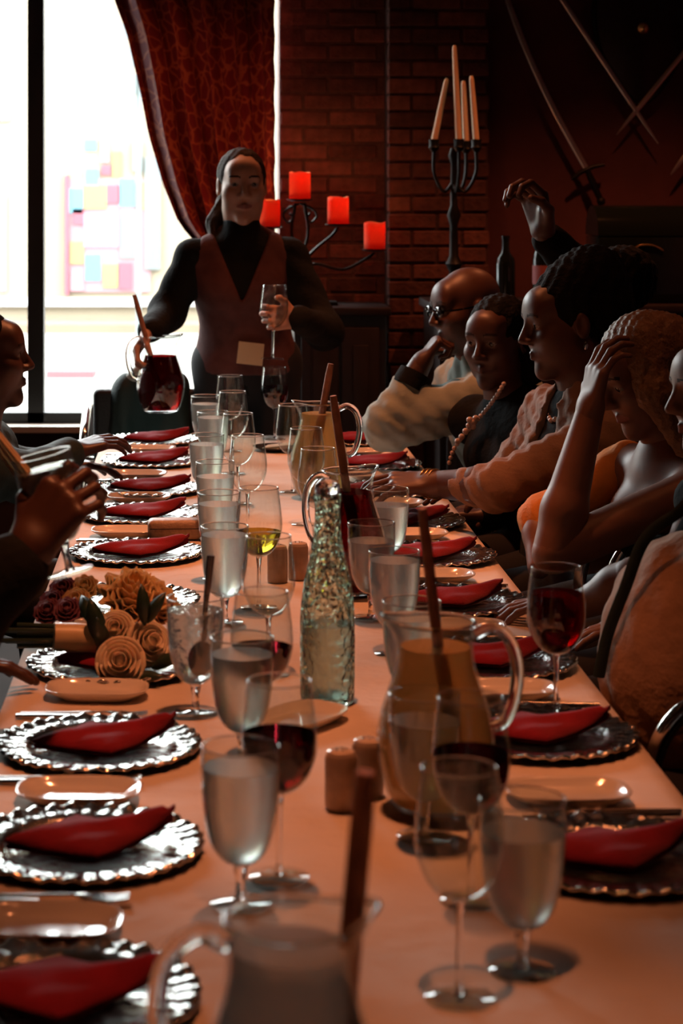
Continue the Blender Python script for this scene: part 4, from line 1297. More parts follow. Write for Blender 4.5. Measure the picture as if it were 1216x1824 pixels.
def field_object(name, pieces, mats, parent, origin, classify=None, smooth=1):
    VV, FF = [], []; b = 0
    for f in pieces:
        V, F = f.mesh()
        if len(V) == 0: continue
        V = smooth_verts(V, F, smooth)
        VV.append(V); FF.append(F + b); b += len(V)
    V = np.concatenate(VV); F = np.concatenate(FF)
    me = bpy.data.meshes.new(name)
    me.vertices.add(len(V)); me.vertices.foreach_set('co', (V - np.array(origin)).astype(np.float32).ravel())
    me.loops.add(len(F) * 4); me.loops.foreach_set('vertex_index', F.astype(np.int32).ravel())
    me.polygons.add(len(F)); me.polygons.foreach_set('loop_start', np.arange(0, len(F) * 4, 4, dtype=np.int32))
    for m_ in mats: me.materials.append(MATS[m_])
    if classify is not None:
        ctr = V[F].mean(1)
        me.polygons.foreach_set('material_index', classify(ctr).astype(np.int32))
    me.polygons.foreach_set('use_smooth', np.ones(len(F), bool))
    me.update(calc_edges=True); me.validate()
    o = bpy.data.objects.new(name, me)
    link(o, parent)
    return o

def rotm(yaw, pitch=0, roll=0):
    return np.array((Matrix.Rotation(yaw, 3, 'Z') @ Matrix.Rotation(pitch, 3, 'X') @ Matrix.Rotation(roll, 3, 'Y')))
R_ = math.radians

def head_prims(f, c, R, s, female=True, smile=0.0):
    def T(p): return np.array(c) + R @ (np.array(p) * s)
    def E(p, r, k=0.02, op='add'): f.ell(T(p), np.array(r) * s, R, k * s, op)
    def Cp(p, q, r0, r1, k=0.012, op='add'): f.cap(T(p), T(q), r0 * s, r1 * s, k * s, op)
    E((0, 0.018, 0.036), (0.074, 0.094, 0.086))
    E((0, -0.022, -0.032), (0.060 if female else 0.064, 0.066, 0.086), 0.03)
    for m in (-1, 1):
        E((m * 0.040, -0.052, -0.020), (0.028, 0.030, 0.026), 0.03)
        E((m * (0.040 if female else 0.046), -0.008, -0.070), (0.018, 0.034, 0.026), 0.04)
    E((0, -0.066, -0.102), (0.022 if female else 0.027, 0.020, 0.020), 0.03)
    Cp((-0.036, -0.076, 0.029), (0.036, -0.076, 0.029), 0.011, 0.011, 0.022)
    E((0, -0.060, 0.055), (0.050, 0.030, 0.034), 0.03)
    for m in (-1, 1):
        E((m * 0.032, -0.099, 0.009), (0.020, 0.016, 0.0125), 0.014, 'sub')
        E((m * 0.0315, -0.0735, 0.010), (0.0135, 0.0125, 0.0115), 0.004)
        Cp((m * 0.020, -0.0835, 0.0175), (m * 0.044, -0.0765, 0.0165), 0.0035, 0.003, 0.005)
    Cp((0, -0.086, 0.020), (0, -0.108, -0.020), 0.0075, 0.0105, 0.014)
    for m in (-1, 1):
        E((m * 0.012, -0.096, -0.025), (0.0095, 0.011, 0.008), 0.010)
    w = 0.0235 + 0.009 * smile
    up = 0.007 * smile
    for z_, r, y_ in ((-0.0548, 0.0048, -0.0895), (-0.0645, 0.0056, -0.0885)):
        Cp((-w, y_ + 0.012, z_ + up), (0, y_, z_), 0.003, r, 0.006)
        Cp((w, y_ + 0.012, z_ + up), (0, y_, z_), 0.003, r, 0.006)
    Cp((-w, -0.084, -0.0598 + up), (0, -0.0965, -0.0598), 0.0010, 0.0014, 0.003, 'sub')
    Cp((w, -0.084, -0.0598 + up), (0, -0.0965, -0.0598), 0.0010, 0.0014, 0.003, 'sub')
    for m in (-1, 1):
        E((m * 0.0765, 0.014, 0.000), (0.009, 0.019, 0.031), 0.008)
        E((m * 0.0835, 0.010, 0.002), (0.006, 0.010, 0.018), 0.006, 'sub')
    Cp((0, 0.022, -0.075), (0, 0.040, -0.175), 0.052 if female else 0.060, 0.056 if female else 0.066, 0.03)

def head_class(c, R, s):
    c = np.array(c)
    def fn(ctr):
        L = ((ctr - c) @ R) / s
        x, y, z_ = np.abs(L[:, 0]), L[:, 1], L[:, 2]
        m = np.zeros(len(L), int)
        face = y < -0.055
        lip = face & (((x / 0.0255) ** 2 + ((z_ + 0.0600) / 0.0090) ** 2) < 1) & (y < -0.078)
        brow = face & (x > 0.014) & (x < 0.050) & (np.abs(z_ - (0.0345 + 0.0035 * np.sin((x - 0.014) / 0.036 * 3.0))) < 0.0030)
        eye = face & ((((x - 0.0315) / 0.0135) ** 2 + ((z_ - 0.010) / 0.0062) ** 2) < 1)
        iris = eye & (((x - 0.0315) ** 2 + (z_ - 0.010) ** 2) < 0.0062 ** 2)
        m[lip] = 1; m[brow] = 2; m[eye] = 3; m[iris] = 4
        return m
    return fn

def hand_prims(f, wrist, d, n, thumb, curl=(25, 30, 20), spread=0.05, tcurl=20, scale=1.0, tspread=0.8):
    """d: wrist to knuckles, n: the way the palm looks, thumb: side of the thumb"""
    d = np.array(d, float); d /= np.linalg.norm(d)
    n = np.array(n, float); n -= d * (n @ d); n /= np.linalg.norm(n)
    t = np.array(thumb, float); t -= d * (t @ d); t -= n * (t @ n); t /= np.linalg.norm(t)
    w = np.array(wrist, float); S = scale
    kn = []
    for k, (off, fwd) in enumerate(((0.031, 0.088), (0.010, 0.092), (-0.011, 0.088), (-0.030, 0.080))):
        p = w + d * fwd * S + t * off * S
        kn.append(p)
        f.cap(w + t * off * 0.55 * S + d * 0.008 * S, p, 0.0145 * S, 0.0115 * S, 0.014)
    f.cap(w + t * 0.016 * S + d * 0.02 * S, w + t * 0.030 * S + d * 0.05 * S + n * 0.008 * S, 0.015 * S, 0.014 * S, 0.014)
    segs = ((0.044, 0.026, 0.021), (0.048, 0.030, 0.022), (0.045, 0.028, 0.021), (0.035, 0.021, 0.018))
    for k in range(4):
        p = kn[k].copy()
        ang = 0.0
        side = t * spread * (1.5 - k)
        r = (0.0095, 0.0098, 0.0092, 0.0082)[k] * S
        for j in range(3):
            ang += R_(curl[j] + (2.5 * k if j == 0 else 0))
            dr = d * math.cos(ang) + n * math.sin(ang) + side * math.cos(ang)
            dr /= np.linalg.norm(dr)
            q = p + dr * segs[k][j] * S
            f.cap(p, q, r, r * 0.90, 0.0035)
            p = q; r *= 0.90
    p = w + d * 0.026 * S + t * 0.026 * S
    dr = d * 0.75 + t * tspread + n * 0.25
    for j, (L, r) in enumerate(((0.040, 0.0135), (0.032, 0.0112), (0.025, 0.0098))):
        a = R_(tcurl * (j + 0.3))
        v = dr / np.linalg.norm(dr)
        v = v * math.cos(a) + (n * 0.7 - t * 0.5 + d * 0.2) * math.sin(a)
        v /= np.linalg.norm(v)
        q = p + v * L * S
        f.cap(p, q, r * S, r * 0.92 * S, 0.006)
        p = q

class Person:
    def __init__(self, label, head, yaw, pitch, hip, tyaw, skin, female=True, s=1.0, roll=0, seated=True, smile=0.0, girth=1.0, shoulder=0.165, neck_back=0.02, knee_fwd=0.42, lips=None, group='guests at the table', base=None, pants='trousers_dark'):
        self.head = np.array(head, float); self.hip = np.array(hip, float)
        self.R = rotm(yaw, pitch, roll); self.s = s; self.T = rotm(tyaw)
        self.female = female; self.skin = skin; self.girth = girth
        self.fw = self.T @ np.array((0, -1, 0)); self.lf = self.T @ np.array((1, 0, 0))
        self.seated = seated; self.smile = smile
        self.neck = self.head + self.R @ np.array((0, 0.03, -0.10)) * s + np.array((0, 0, -0.075)) * s - self.fw * neck_back
        self.sh = {}
        for m in (-1, 1):
            self.sh[m] = self.neck + self.lf * m * shoulder + np.array((0, 0, -0.065))
        self.label = label
        self.o = empty('person', (self.hip[0], self.hip[1], 0.0) if base is None else base, 0, label, 'person', group)
        self.org = np.array(self.o.location)
        self.arms = []
        self.knee_fwd = knee_fwd
        self.lips = lips or ('lip_dark' if skin == 'skin_dark' else 'lip')
        self.pants = pants
    def arm(self, side, elbow, wrist, hand=None, up=(0.050, 0.041), fo=(0.040, 0.027)):
        self.arms.append(dict(side=side, e=np.array(elbow, float), w=np.array(wrist, float), hand=hand, up=up, fo=fo))
        return self
    def torso(self, f, inf=0.0, k=0.05, belly=None, low=True):
        g = self.girth
        spine = self.neck - self.hip
        chest = self.hip + spine * 0.68
        waist = self.hip + spine * 0.34
        T = self.T
        f.ell(self.hip, np.array((0.165 * g, 0.125 * g, 0.125)) + inf, T, k)
        f.ell(waist, np.array((0.135 * g, 0.105 * g, 0.16)) + inf, T, k)
        f.ell(chest, np.array((0.155 * g, 0.112 * g, 0.17)) + inf, T, k)
        f.cap(self.sh[-1], self.sh[1], 0.052 + inf, 0.052 + inf, k)
        f.cap(self.neck + np.array((0, 0, -0.02)), chest, 0.055 + inf, 0.10 + inf, k)
        if self.female:
            for m in (-1, 1):
                f.ell(chest + self.lf * m * 0.068 + self.fw * 0.088 * g + np.array((0, 0, -0.015)), np.array((0.058, 0.050, 0.058)) * (0.9 + 0.1 * g) + inf, T, 0.05)
        if belly:
            f.ell(self.hip + self.fw * belly[0] + np.array((0, 0, belly[1])), np.array(belly[2]) + inf, T, 0.08)
    def bounds(self, extra=0.12):
        pts = [self.head, self.hip, self.neck, self.sh[-1], self.sh[1]]
        for a in self.arms: pts += [a['e'], a['w']]
        return np.min(pts, 0) - extra - np.array((0.10, 0.10, 0.08)), np.max(pts, 0) + extra + np.array((0.10, 0.10, 0.02))
    def build_body(self):
        pieces = []
        # head, fine grid
        hs = 0.17 * self.s
        f = Field(self.head - np.array((hs, hs, 0.24 * self.s)), self.head + np.array((hs, hs, 0.15 * self.s)), 0.0035)
        head_prims(f, self.head, self.R, self.s, self.female, self.smile)
        f.cap(self.head + self.R @ np.array((0, 0.025, -0.09)) * self.s, self.neck + np.array((0, 0, -0.02)), 0.050, 0.060, 0.03)
        pieces.append(f)
        # trunk and arms
        lo, hi = self.bounds()
        f = Field(lo, hi, 0.010)
        self.torso(f, -0.006)
        f.cap(self.neck + np.array((0, 0, 0.03)), self.neck + np.array((0, 0, -0.05)), 0.052, 0.07, 0.03)
        for a in self.arms:
            f.cap(self.sh[a['side']], a['e'], a['up'][0], a['up'][1], 0.03)
        pieces.append(f)
        for a in self.arms:
            p, q = a['e'], a['w']
            m = 0.06
            f = Field(np.minimum(p, q) - m, np.maximum(p, q) + m, 0.006)
            mid = p + (q - p) * 0.3
            f.cap(p, mid, a['up'][1] * 0.97, a['fo'][0], 0.02)
            f.cap(mid, q, a['fo'][0], a['fo'][1], 0.02)
            pieces.append(f)
            h = a['hand']
            if h is not None:
                f = Field(q - 0.21, q + 0.21, 0.0038)
                hand_prims(f, q, **h)
                f.cap(q - (q - p) / np.linalg.norm(q - p) * 0.05, q + np.array(h['d']) / np.linalg.norm(h['d']) * 0.01, a['fo'][1] * 1.05, a['fo'][1] * 0.92, 0.02)
                pieces.append(f)
        # legs
        lo = np.minimum(self.hip, self.hip + self.fw * 0.6) - 0.28; hi = np.maximum(self.hip, self.hip + self.fw * 0.6) + 0.28
        lo[2] = -0.02; hi[2] = self.hip[2] + 0.2
        f = Field(lo, hi, 0.014); g2 = Field(lo, hi, 0.014)
        self.feet = []
        for m in (-1, 1):
            hj = self.hip + self.lf * m * 0.09
            if self.seated:
                kn = hj + self.fw * self.knee_fwd + self.lf * m * 0.03; kn[2] = 0.53
                an = kn + self.fw * 0.03; an[2] = 0.10
            else:
                kn = hj + self.lf * m * 0.01; kn[2] = 0.50
                an = kn.copy(); an[2] = 0.09
            for q_, inf in ((f, 0.0), (g2, 0.016)):
                q_.cap(hj, kn, 0.080 + inf, 0.056 + inf, 0.04)
                q_.cap(kn, an, 0.054 + inf, 0.040 + inf, 0.03)
            if inf: pass
            self.feet.append(an)
        pieces.append(f)
        cl = head_class(self.head, self.R, self.s)
        self.body = field_object('body', pieces, [self.skin, self.lips, 'brow', 'eye_white', 'iris'], self.o, self.org, cl)
        g2.ell(self.hip, np.array((0.18 * self.girth, 0.14 * self.girth, 0.13)), self.T, 0.05)
        field_object('trousers', [g2], [self.pants], self.o, self.org)
        for an in self.feet:
            f = Field(an - np.array((0.26, 0.26, 0.13)), an + np.array((0.26, 0.26, 0.08)), 0.010)
            f.cap(an + np.array((0, 0, -0.055)), an + self.fw * 0.14 + np.array((0, 0, -0.066)), 0.042, 0.036, 0.03)
            f.cap(an + np.array((0, 0, -0.05)), an + np.array((0, 0, 0.0)), 0.04, 0.044, 0.02)
            field_object('shoe', [f], ['shoe_black'], self.o, self.org)
        return self
    def garment(self, name, mat, inf=0.014, sleeves=1.0, cut=None, folds=0.006, fscale=30.0, collar=0.0, belly=None, vox=0.009, only=None, sleeve_inf=0.016, torso=True, extra=None):
        lo, hi = self.bounds()
        f = Field(lo, hi, vox)
        if torso: self.torso(f, inf, belly=belly)
        if collar:
            f.cap(self.neck + np.array((0, 0, -0.03)), self.neck + np.array((0, 0, collar)), 0.072, 0.066, 0.02)
        for a in self.arms:
            if only is not None and a['side'] != only: continue
            sl = sleeves if not isinstance(sleeves, dict) else sleeves.get(a['side'], 0)
            if sl <= 0: continue
            u = min(1.0, sl / 0.5)
            e2 = self.sh[a['side']] + (a['e'] - self.sh[a['side']]) * u
            f.cap(self.sh[a['side']], e2, a['up'][0] + sleeve_inf, a['up'][1] + sleeve_inf, 0.03)
            if sl > 0.5:
                v = min(1.0, (sl - 0.5) / 0.5)
                w2 = a['e'] + (a['w'] - a['e']) * v
                f.cap(a['e'], w2, a['up'][1] + sleeve_inf, a['fo'][1] + sleeve_inf * 0.8, 0.03)
        if extra: extra(f)
        if folds:
            def fn(a, X, Y, Z_):
                return a + folds * ((1.3 - 2 * np.abs(np.sin(0.6 * fscale * (X * 0.8 + Z_ * 0.9 - Y * 0.3) + 2.2 * np.sin(9 * Y + 6 * Z_)))) * 0.6 + 0.4 * np.sin(fscale * 1.7 * (Y - 0.6 * Z_) + 2 * np.sin(11 * X)))
            f.whole(fn)
        if cut is not None:
            f.whole(cut)
        return field_object(name, [f], [mat], self.o, self.org)
    def hair(self, prims, mat, name='hair', vox=0.0045, noise=0.0025, freq=160, facecut=True):
        s = self.s
        c, R = self.head, self.R
        f = Field(c - 0.32 * s, c + 0.30 * s, vox)
        for pr in prims:
            kind, args, k = pr[0], pr[1:-1], pr[-1]
            if kind == 'e': f.ell(c + R @ (np.array(args[0]) * s), np.array(args[1]) * s, R, k * s)
            elif kind == 'c': f.cap(c + R @ (np.array(args[0]) * s), c + R @ (np.array(args[1]) * s), args[2] * s, args[3] * s, k * s)
            elif kind == '-': f.ell(c + R @ (np.array(args[0]) * s), np.array(args[1]) * s, R, k * s, 'sub')
        def fn(a, X, Y, Z_):
            return a + noise * (np.sin(freq * X + 2 * np.sin(40 * Z_)) * np.sin(freq * 0.9 * Y + 1) + 0.15 * np.sin(freq * 1.3 * Z_ + 30 * X))
        if noise: f.whole(fn)
        return field_object(name, [f], [mat], self.o, self.org)

FACE_CUT = ('-', (0, -0.085, -0.035), (0.062, 0.062, 0.098), 0.02)
CAP = [('e', (0, 0.024, 0.040), (0.081, 0.100, 0.091), 0.02), FACE_CUT]
def beads(parent, org, pts, r, mat, name='bead', n=None):
    P = arc_pts(pts, 10)
    L = [0]
    for a, b in zip(P[:-1], P[1:]): L.append(L[-1] + (b - a).length)
    n = n or max(2, int(L[-1] / (2.1 * r)))
    me = MB().sphere((0, 0, 0), r, 6).mesh(name, mat, True, None)
    for k in range(n + 1):
        d = L[-1] * k / n
        i = max(i for i in range(len(L)) if L[i] <= d + 1e-9); i = min(i, len(P) - 2)
        t = (d - L[i]) / max(1e-9, L[i + 1] - L[i])
        put(name, me, parent, P[i].lerp(P[i + 1], t) - Vector(org))

def P3(x, y, Z): return np.array(px(x, y, Z))
DOWN = (0, 0, -1)

# ---- waitress standing at the far end
wa = Person('waitress in a dark maroon vest and black shirt holding a pitcher and a glass', P3(431, 333, 6.9), R_(4), R_(2), (0.165, 7.02, 0.96), R_(3), 'skin_light', seated=False, s=1.04, group='people standing', neck_back=-0.02, shoulder=0.16)
wa.arm(-1, P3(296, 560, 6.90), P3(268, 588, 6.68), dict(d=(-0.45, -0.35, -0.65), n=(0.75, -0.15, -0.45), thumb=(0.5, -0.6, 0.2), curl=(35, 45, 35), tcurl=25))
wa.arm(1, P3(578, 590, 6.78), P3(532, 568, 6.50), dict(d=(-0.92, -0.25, 0.05), n=(-0.10, -0.9, 0.1), thumb=(0.0, 0.0, 1.0), curl=(30, 45, 30), tcurl=25))
wa.build_body()
wa.garment('shirt', 'black_cloth', 0.012, 1.0, collar=0.045, sleeve_inf=0.020, folds=0.004)
def vcut(a, X, Y, Z_):
    # V neck, open armholes, hem
    c = wa.neck
    dx = np.abs(X - (c[0] + 0.0)); top = c[2] + 0.02
    V = (dx * 0.86 - (Z_ - (c[2] - 0.21)) * 0.36)   # <0 inside the V
    V = np.where(Y < wa.neck[1] - 0.0, V, 1.0)
    a = np.maximum(a, -V)
    a = np.maximum(a, dx - 0.185 + 0.25 * np.maximum(0, Z_ - (c[2] - 0.18)))
    return np.maximum(a, 0.93 - Z_)
wa.garment('vest', 'vest_maroon', 0.024, 0.0, cut=vcut, folds=0.002)
wa.hair([('e', (0, 0.026, 0.040), (0.080, 0.098, 0.089), 0.02), ('-', (0, -0.080, -0.036), (0.066, 0.066, 0.090), 0.01),
         ('c', (-0.03, 0.11, -0.02), (-0.085, 0.06, -0.12), 0.03, 0.028, 0.03), ('c', (-0.085, 0.06, -0.12), (-0.095, -0.01, -0.19), 0.026, 0.014, 0.02)], 'hair_brown')
sl = bevel_box(0.088, 0.003, 0.075, 0.001, 1).build('paper_slip', 'paper_green', loc=px(446, 630, 6.835), smooth=False)
sl.rotation_euler = (-0.12, 0.12, 0.1)
sl.parent = wa.o; sl.matrix_parent_inverse = Matrix.Translation(-Vector(wa.o.location))
# the glass in her hand
g_ = glass('wine_glass', 0, 0, 'empty wine glass held up in the waitress left hand', None, loc=(px(485, 508, 6.44).x, 6.44, px(485, 508, 6.44).z - 0.235), rot=(0, 0.03, 0), group='wine glasses in hand')

# ---- bald man
mn = Person('bald man in dark glasses and pale shirt resting his fist on his chin', P3(828, 552, 6.0), R_(-72), R_(8), (1.02, 6.02, 0.56), R_(-78), 'skin_dark', female=False, s=1.02, girth=1.12, neck_back=-0.0)
mn.arm(1, P3(692, 758, 5.80), P3(748, 650, 5.84), dict(d=(0.55, 0.15, 0.75), n=(0.85, 0.1, -0.5), thumb=(0.1, 1, 0.1), curl=(75, 85, 50), tcurl=35), up=(0.056, 0.046), fo=(0.046, 0.032))
mn.arm(-1, (0.84, 6.25, 0.90), (0.72, 6.16, 0.85), dict(d=(-1, -0.3, 0), n=(0, 0, -1), thumb=(-0.3, -1, 0), curl=(10, 15, 10)), up=(0.056, 0.046), fo=(0.046, 0.032))
mn.build_body()
mn.garment('shirt', 'shirt_pale', 0.020, {1: 0.80, -1: 0.9}, folds=0.007, fscale=85, collar=0.035, sleeve_inf=0.024)
a_ = mn.arms[0]
cu0 = Vector(a_['e'] + (a_['w'] - a_['e']) * 0.62); cu1 = Vector(a_['e'] + (a_['w'] - a_['e']) * 0.86)
MB().tube([cu0 - Vector(mn.org), cu1 - Vector(mn.org)], [0.053, 0.049], 20).build('cuff', 'black_cloth', mn.o)
def head_local(p, q): return Vector(p.head + p.R @ (np.array(q) * p.s)) - Vector(p.org)
gl = None
for m in (-1, 1):
    t = MB().sphere((0, 0, 0), (0.026, 0.006, 0.018), 8)
    t.v = [tuple(head_local(mn, np.array((m * 0.033, -0.098, 0.010)) + np.array(v))) for v in t.v]
    t.build('spectacle_lens', 'lens_black', mn.o)
    MB().tube([head_local(mn, (m * 0.058, -0.094, 0.014)), head_local(mn, (m * 0.078, -0.06, 0.014)), head_local(mn, (m * 0.084, 0.01, 0.016))], 0.003, 8).build('spectacle_arm', 'lens_black', mn.o)
MB().tube([head_local(mn, (-0.012, -0.102, 0.014)), head_local(mn, (0, -0.106, 0.017)), head_local(mn, (0.012, -0.102, 0.014))], 0.003, 8).build('spectacle_bridge', 'lens_black', mn.o)

# ---- smiling woman in black with a bead necklace
w2 = Person('smiling woman in black with a long bead necklace between two guests', P3(884, 610, 5.55), R_(-38), R_(6), (1.02, 5.50, 0.56), R_(-62), 'skin_dark', s=1.0, smile=1.0)
w2.arm(1, (0.90, 5.33, 0.82), (0.78, 5.38, 0.70), dict(d=(-1, 0.3, 0), n=(0, 0, -1), thumb=(0.3, 1, 0), curl=(10, 15, 10)))
w2.arm(-1, (0.95, 5.66, 0.82), (0.86, 5.62, 0.69), dict(d=(-1, 0, 0), n=(0, 0, -1), thumb=(0, -1, 0), curl=(10, 15, 10)))
w2.build_body()
w2.garment('top', 'black_cloth', 0.016, 1.0, folds=0.004)
w2.hair(CAP + [('c', (-0.07, 0.05, 0.0), (-0.075, 0.05, -0.08), 0.035, 0.03, 0.03), ('c', (0.07, 0.05, 0.0), (0.078, 0.045, -0.09), 0.035, 0.032, 0.03)], 'hair_black', noise=0.004)
beads(w2.o, w2.org, [px(897, 684, 5.43), px(884, 705, 5.46), px(868, 727, 5.50), px(848, 750, 5.535), px(826, 775, 5.56), px(808, 800, 5.575), px(800, 824, 5.58)], 0.0065, 'pearl')
for k, (x, y) in enumerate(((842, 752), (835, 758), (829, 768), (847, 745), (836, 748), (822, 778), (815, 786), (842, 760))):
    MB().sphere(tuple(px(x, y, 5.525) - Vector(w2.org)), 0.009, 6).build('bead', 'pearl', w2.o)

# ---- woman with the updo in the tan jacket
w3 = Person('woman with a tall dark updo and tan jacket reaching over the table', P3(1006, 578, 5.0), R_(-80), R_(8), (1.07, 5.02, 0.56), R_(-72), 'skin_dark', s=1.06, girth=1.1, neck_back=0.0)
w3.arm(1, P3(885, 868, 4.78), P3(775, 862, 4.90), dict(d=(-1, 0.05, 0.02), n=(0, 0.35, -1), thumb=(0, 1, 0.3), curl=(18, 25, 20), tcurl=15, spread=0.10, scale=1.12), fo=(0.044, 0.032))
w3.arm(-1, (0.82, 5.17, 0.87), (0.74, 5.10, 0.82), dict(d=(-1, -0.2, 0), n=(0, 0, -1), thumb=(0, -1, 0), curl=(10, 15, 10)))
w3.build_body()
w3.garment('top', 'black_cloth', 0.012, 0.0, folds=0.003)
def jcut(a, X, Y, Z_):
    # open front: a slanting gap down the chest
    c = w3.neck
    u = (X - c[0]) * w3.lf[0] + (Y - c[1]) * w3.lf[1]
    fw = (X - c[0]) * w3.fw[0] + (Y - c[1]) * w3.fw[1]
    gap = np.abs(u - 0.02 * 0) - (0.030 + 0.05 * np.clip((c[2] - Z_) / 0.4, 0, 1))
    gap = np.where(fw > 0.0, gap, 1.0)
    a = np.maximum(a, -gap)
    return np.maximum(a, 0.60 - Z_)
w3.garment('jacket', 'jacket_tan', 0.026, {1: 0.78, -1: 0.9}, cut=jcut, folds=0.0075, fscale=105, sleeve_inf=0.014)
w3.hair(CAP + [('e', (0, 0.05, 0.085), (0.080, 0.085, 0.075), 0.03), ('e', (0, 0.085, 0.10), (0.075, 0.075, 0.075), 0.03), ('e', (0.0, 0.10, 0.03), (0.08, 0.07, 0.09), 0.03)], 'hair_black', noise=0.004)
for m in (-1, 1):
    MB().lathe([(0, 0.008), (0.003, 0.006), (0.006, -0.002), (0.004, -0.012), (0, -0.015)], 12, c=tuple(head_local(w3, (m * 0.086, 0.012, -0.042)))).build('earring', 'chrome', w3.o)
nk = w3.neck
beads(w3.o, w3.org, [Vector(nk + w3.lf * -0.07 + w3.fw * 0.03 + np.array((0, 0, 0.0))), Vector(nk + w3.fw * 0.088 + np.array((0, 0, -0.055))), Vector(nk + w3.lf * 0.07 + w3.fw * 0.03)], 0.007, 'pearl')
br = w3.arms[0]
ax = Vector(br['w'] - br['e']).normalized()
for q in range(3):
    c0 = Vector(br['w']) - ax * (0.0 - 0.012 * q) - Vector(w3.org)
    s_ = ax.cross(Vector((0, 0, 1))).normalized(); u_ = ax.cross(s_)
    MB().tube([c0 + (s_ * math.cos(k * math.pi / 12) + u_ * math.sin(k * math.pi / 12)) * 0.0345 for k in range(25)], 0.0028, 8, caps=False).build('bracelet', 'gold', w3.o)

# ---- woman with fair hair, forehead in her hand
w4 = Person('fair haired woman in a black strapless dress leaning her forehead on her hand', P3(1142, 668, 4.45), R_(-68), R_(24), (1.12, 4.45, 0.56), R_(-70), 'skin_mid', s=1.03, neck_back=0.0)
w4.arm(1, P3(985, 985, 4.24), P3(1050, 735, 4.29), dict(d=(0.20, 0.10, 1.0), n=(0.95, 0.25, -0.15), thumb=(0.2, 0.95, 0.2), curl=(16, 28, 30), tcurl=10, scale=1.05), up=(0.052, 0.046), fo=(0.047, 0.030))
w4.arm(-1, P3(965, 925, 4.60), P3(960, 1010, 4.50), None)
w4.build_body()
def dcut(a, X, Y, Z_):
    lim = w4.neck[2] - 0.155 + 0.30 * ((X - w4.neck[0]))
    return np.maximum(a, Z_ - lim)
w4.garment('dress', 'black_cloth', 0.012, 0.0, cut=dcut, folds=0.003)
w4.garment('sleeve', 'orange_cloth', 0.0, {-1: 0.72}, only=-1, torso=False, folds=0.004, fscale=90, sleeve_inf=0.008)
w4.hair(CAP + [('c', (-0.06, 0.04, 0.06), (-0.085, 0.0, -0.10), 0.040, 0.030, 0.03), ('c', (0.050, 0.0, 0.085), (0.078, -0.03, -0.02), 0.034, 0.034, 0.03), ('c', (0.078, -0.03, -0.02), (0.092, 0.0, -0.22), 0.034, 0.026, 0.03),
                 ('c', (0, 0.09, 0.02), (0, 0.09, -0.20), 0.07, 0.05, 0.03)], 'hair_blond', noise=0.003, freq=230)

# ---- guest at the right edge, head mostly outside the frame
w5 = Person('guest at the right edge of the frame with a bare arm on the table', P3(1285, 700, 3.95), R_(-82), R_(5), (1.16, 3.97, 0.56), R_(-75), 'skin_mid', s=1.0)
w5.arm(1, P3(1128, 1035, 3.72), P3(1034, 1078, 3.80), dict(d=(-1, 0.4, -0.05), n=(0, 0, -1), thumb=(0.3, 1, 0), curl=(12, 20, 15)), up=(0.054, 0.044))
w5.arm(-1, (0.99, 4.14, 0.82), (0.91, 4.08, 0.69), dict(d=(-1, -0.2, 0), n=(0, 0, -1), thumb=(0, -1, 0), curl=(10, 15, 10)))
w5.build_body()
w5.garment('dress', 'black_cloth', 0.014, 0.0, folds=0.003)
w5.hair(CAP + [('e', (0, 0.06, 0.02), (0.09, 0.08, 0.10), 0.03)], 'hair_black', noise=0.003)
for m in (-1, 1):
    MB().tube([head_local(w5, (m * 0.088, -0.02, -0.01)), head_local(w5, (m * 0.09, 0.0, -0.05))], 0.006, 8).build('earring', 'chrome', w5.o)

# ---- nearest guest on the right in a tan blouse
w6 = Person('nearest guest on the right in a loose tan blouse with a dark strap', (1.10, 3.44, 1.24), R_(-85), R_(10), (1.00, 3.44, 0.57), R_(-80), 'skin_mid', s=1.0, girth=1.25, neck_back=0.0)
w6.arm(1, (0.95, 3.22, 0.80), (0.86, 3.30, 0.69), dict(d=(-1, 0.35, -0.2), n=(0, 0, -1), thumb=(0.3, 1, 0), curl=(25, 30, 25)), up=(0.056, 0.048))
w6.arm(-1, (0.95, 3.62, 0.80), (0.86, 3.54, 0.69), dict(d=(-1, -0.3, -0.2), n=(0, 0, -1), thumb=(0, -1, 0), curl=(25, 30, 25)), up=(0.056, 0.048))
w6.build_body()
w6.garment('blouse', 'blouse_tan', 0.024, 0.9, folds=0.0045, fscale=60, sleeve_inf=0.030, belly=(0.165, 0.20, (0.16, 0.135, 0.20)))
MB().tube(arc_pts([px(1250, 850, 3.36), px(1216, 905, 3.34), px(1150, 958, 3.33), px(1112, 1050, 3.34), px(1082, 1130, 3.36), px(1066, 1205, 3.38)]), 0.010, 10, flat=(1.0, 0.5, (0, -1, 0))).build('strap', 'green_coat', w6.o).location = -Vector(w6.org)
w6.hair(CAP, 'hair_black')

# ---- person in black behind the updo, one hand raised
wb_ = Person('person in black behind the updo woman raising one blurred hand', P3(1085, 525, 5.85), R_(-80), R_(0), (1.50, 5.85, 0.60), R_(-80), 'skin_dark', s=1.0, neck_back=0.02, knee_fwd=0.16, group='people behind the guests')
wb_.arm(-1, P3(1050, 500, 5.60), P3(968, 418, 5.40), dict(d=(-0.25, 0, 1.0), n=(-0.8, -0.5, -0.1), thumb=(0.3, -0.9, 0), curl=(42, 55, 40), tcurl=30, scale=1.2, spread=0.06))
wb_.arm(1, (1.30, 5.60, 0.88), (1.16, 5.62, 0.74), None)
wb_.build_body()
wb_.garment('jacket', 'black_cloth', 0.018, 0.95, folds=0.004, collar=0.02, sleeve_inf=0.022)
wb_.hair(CAP + [('e', (0, 0.05, 0.05), (0.09, 0.09, 0.09), 0.03)], 'hair_black', noise=0.004)

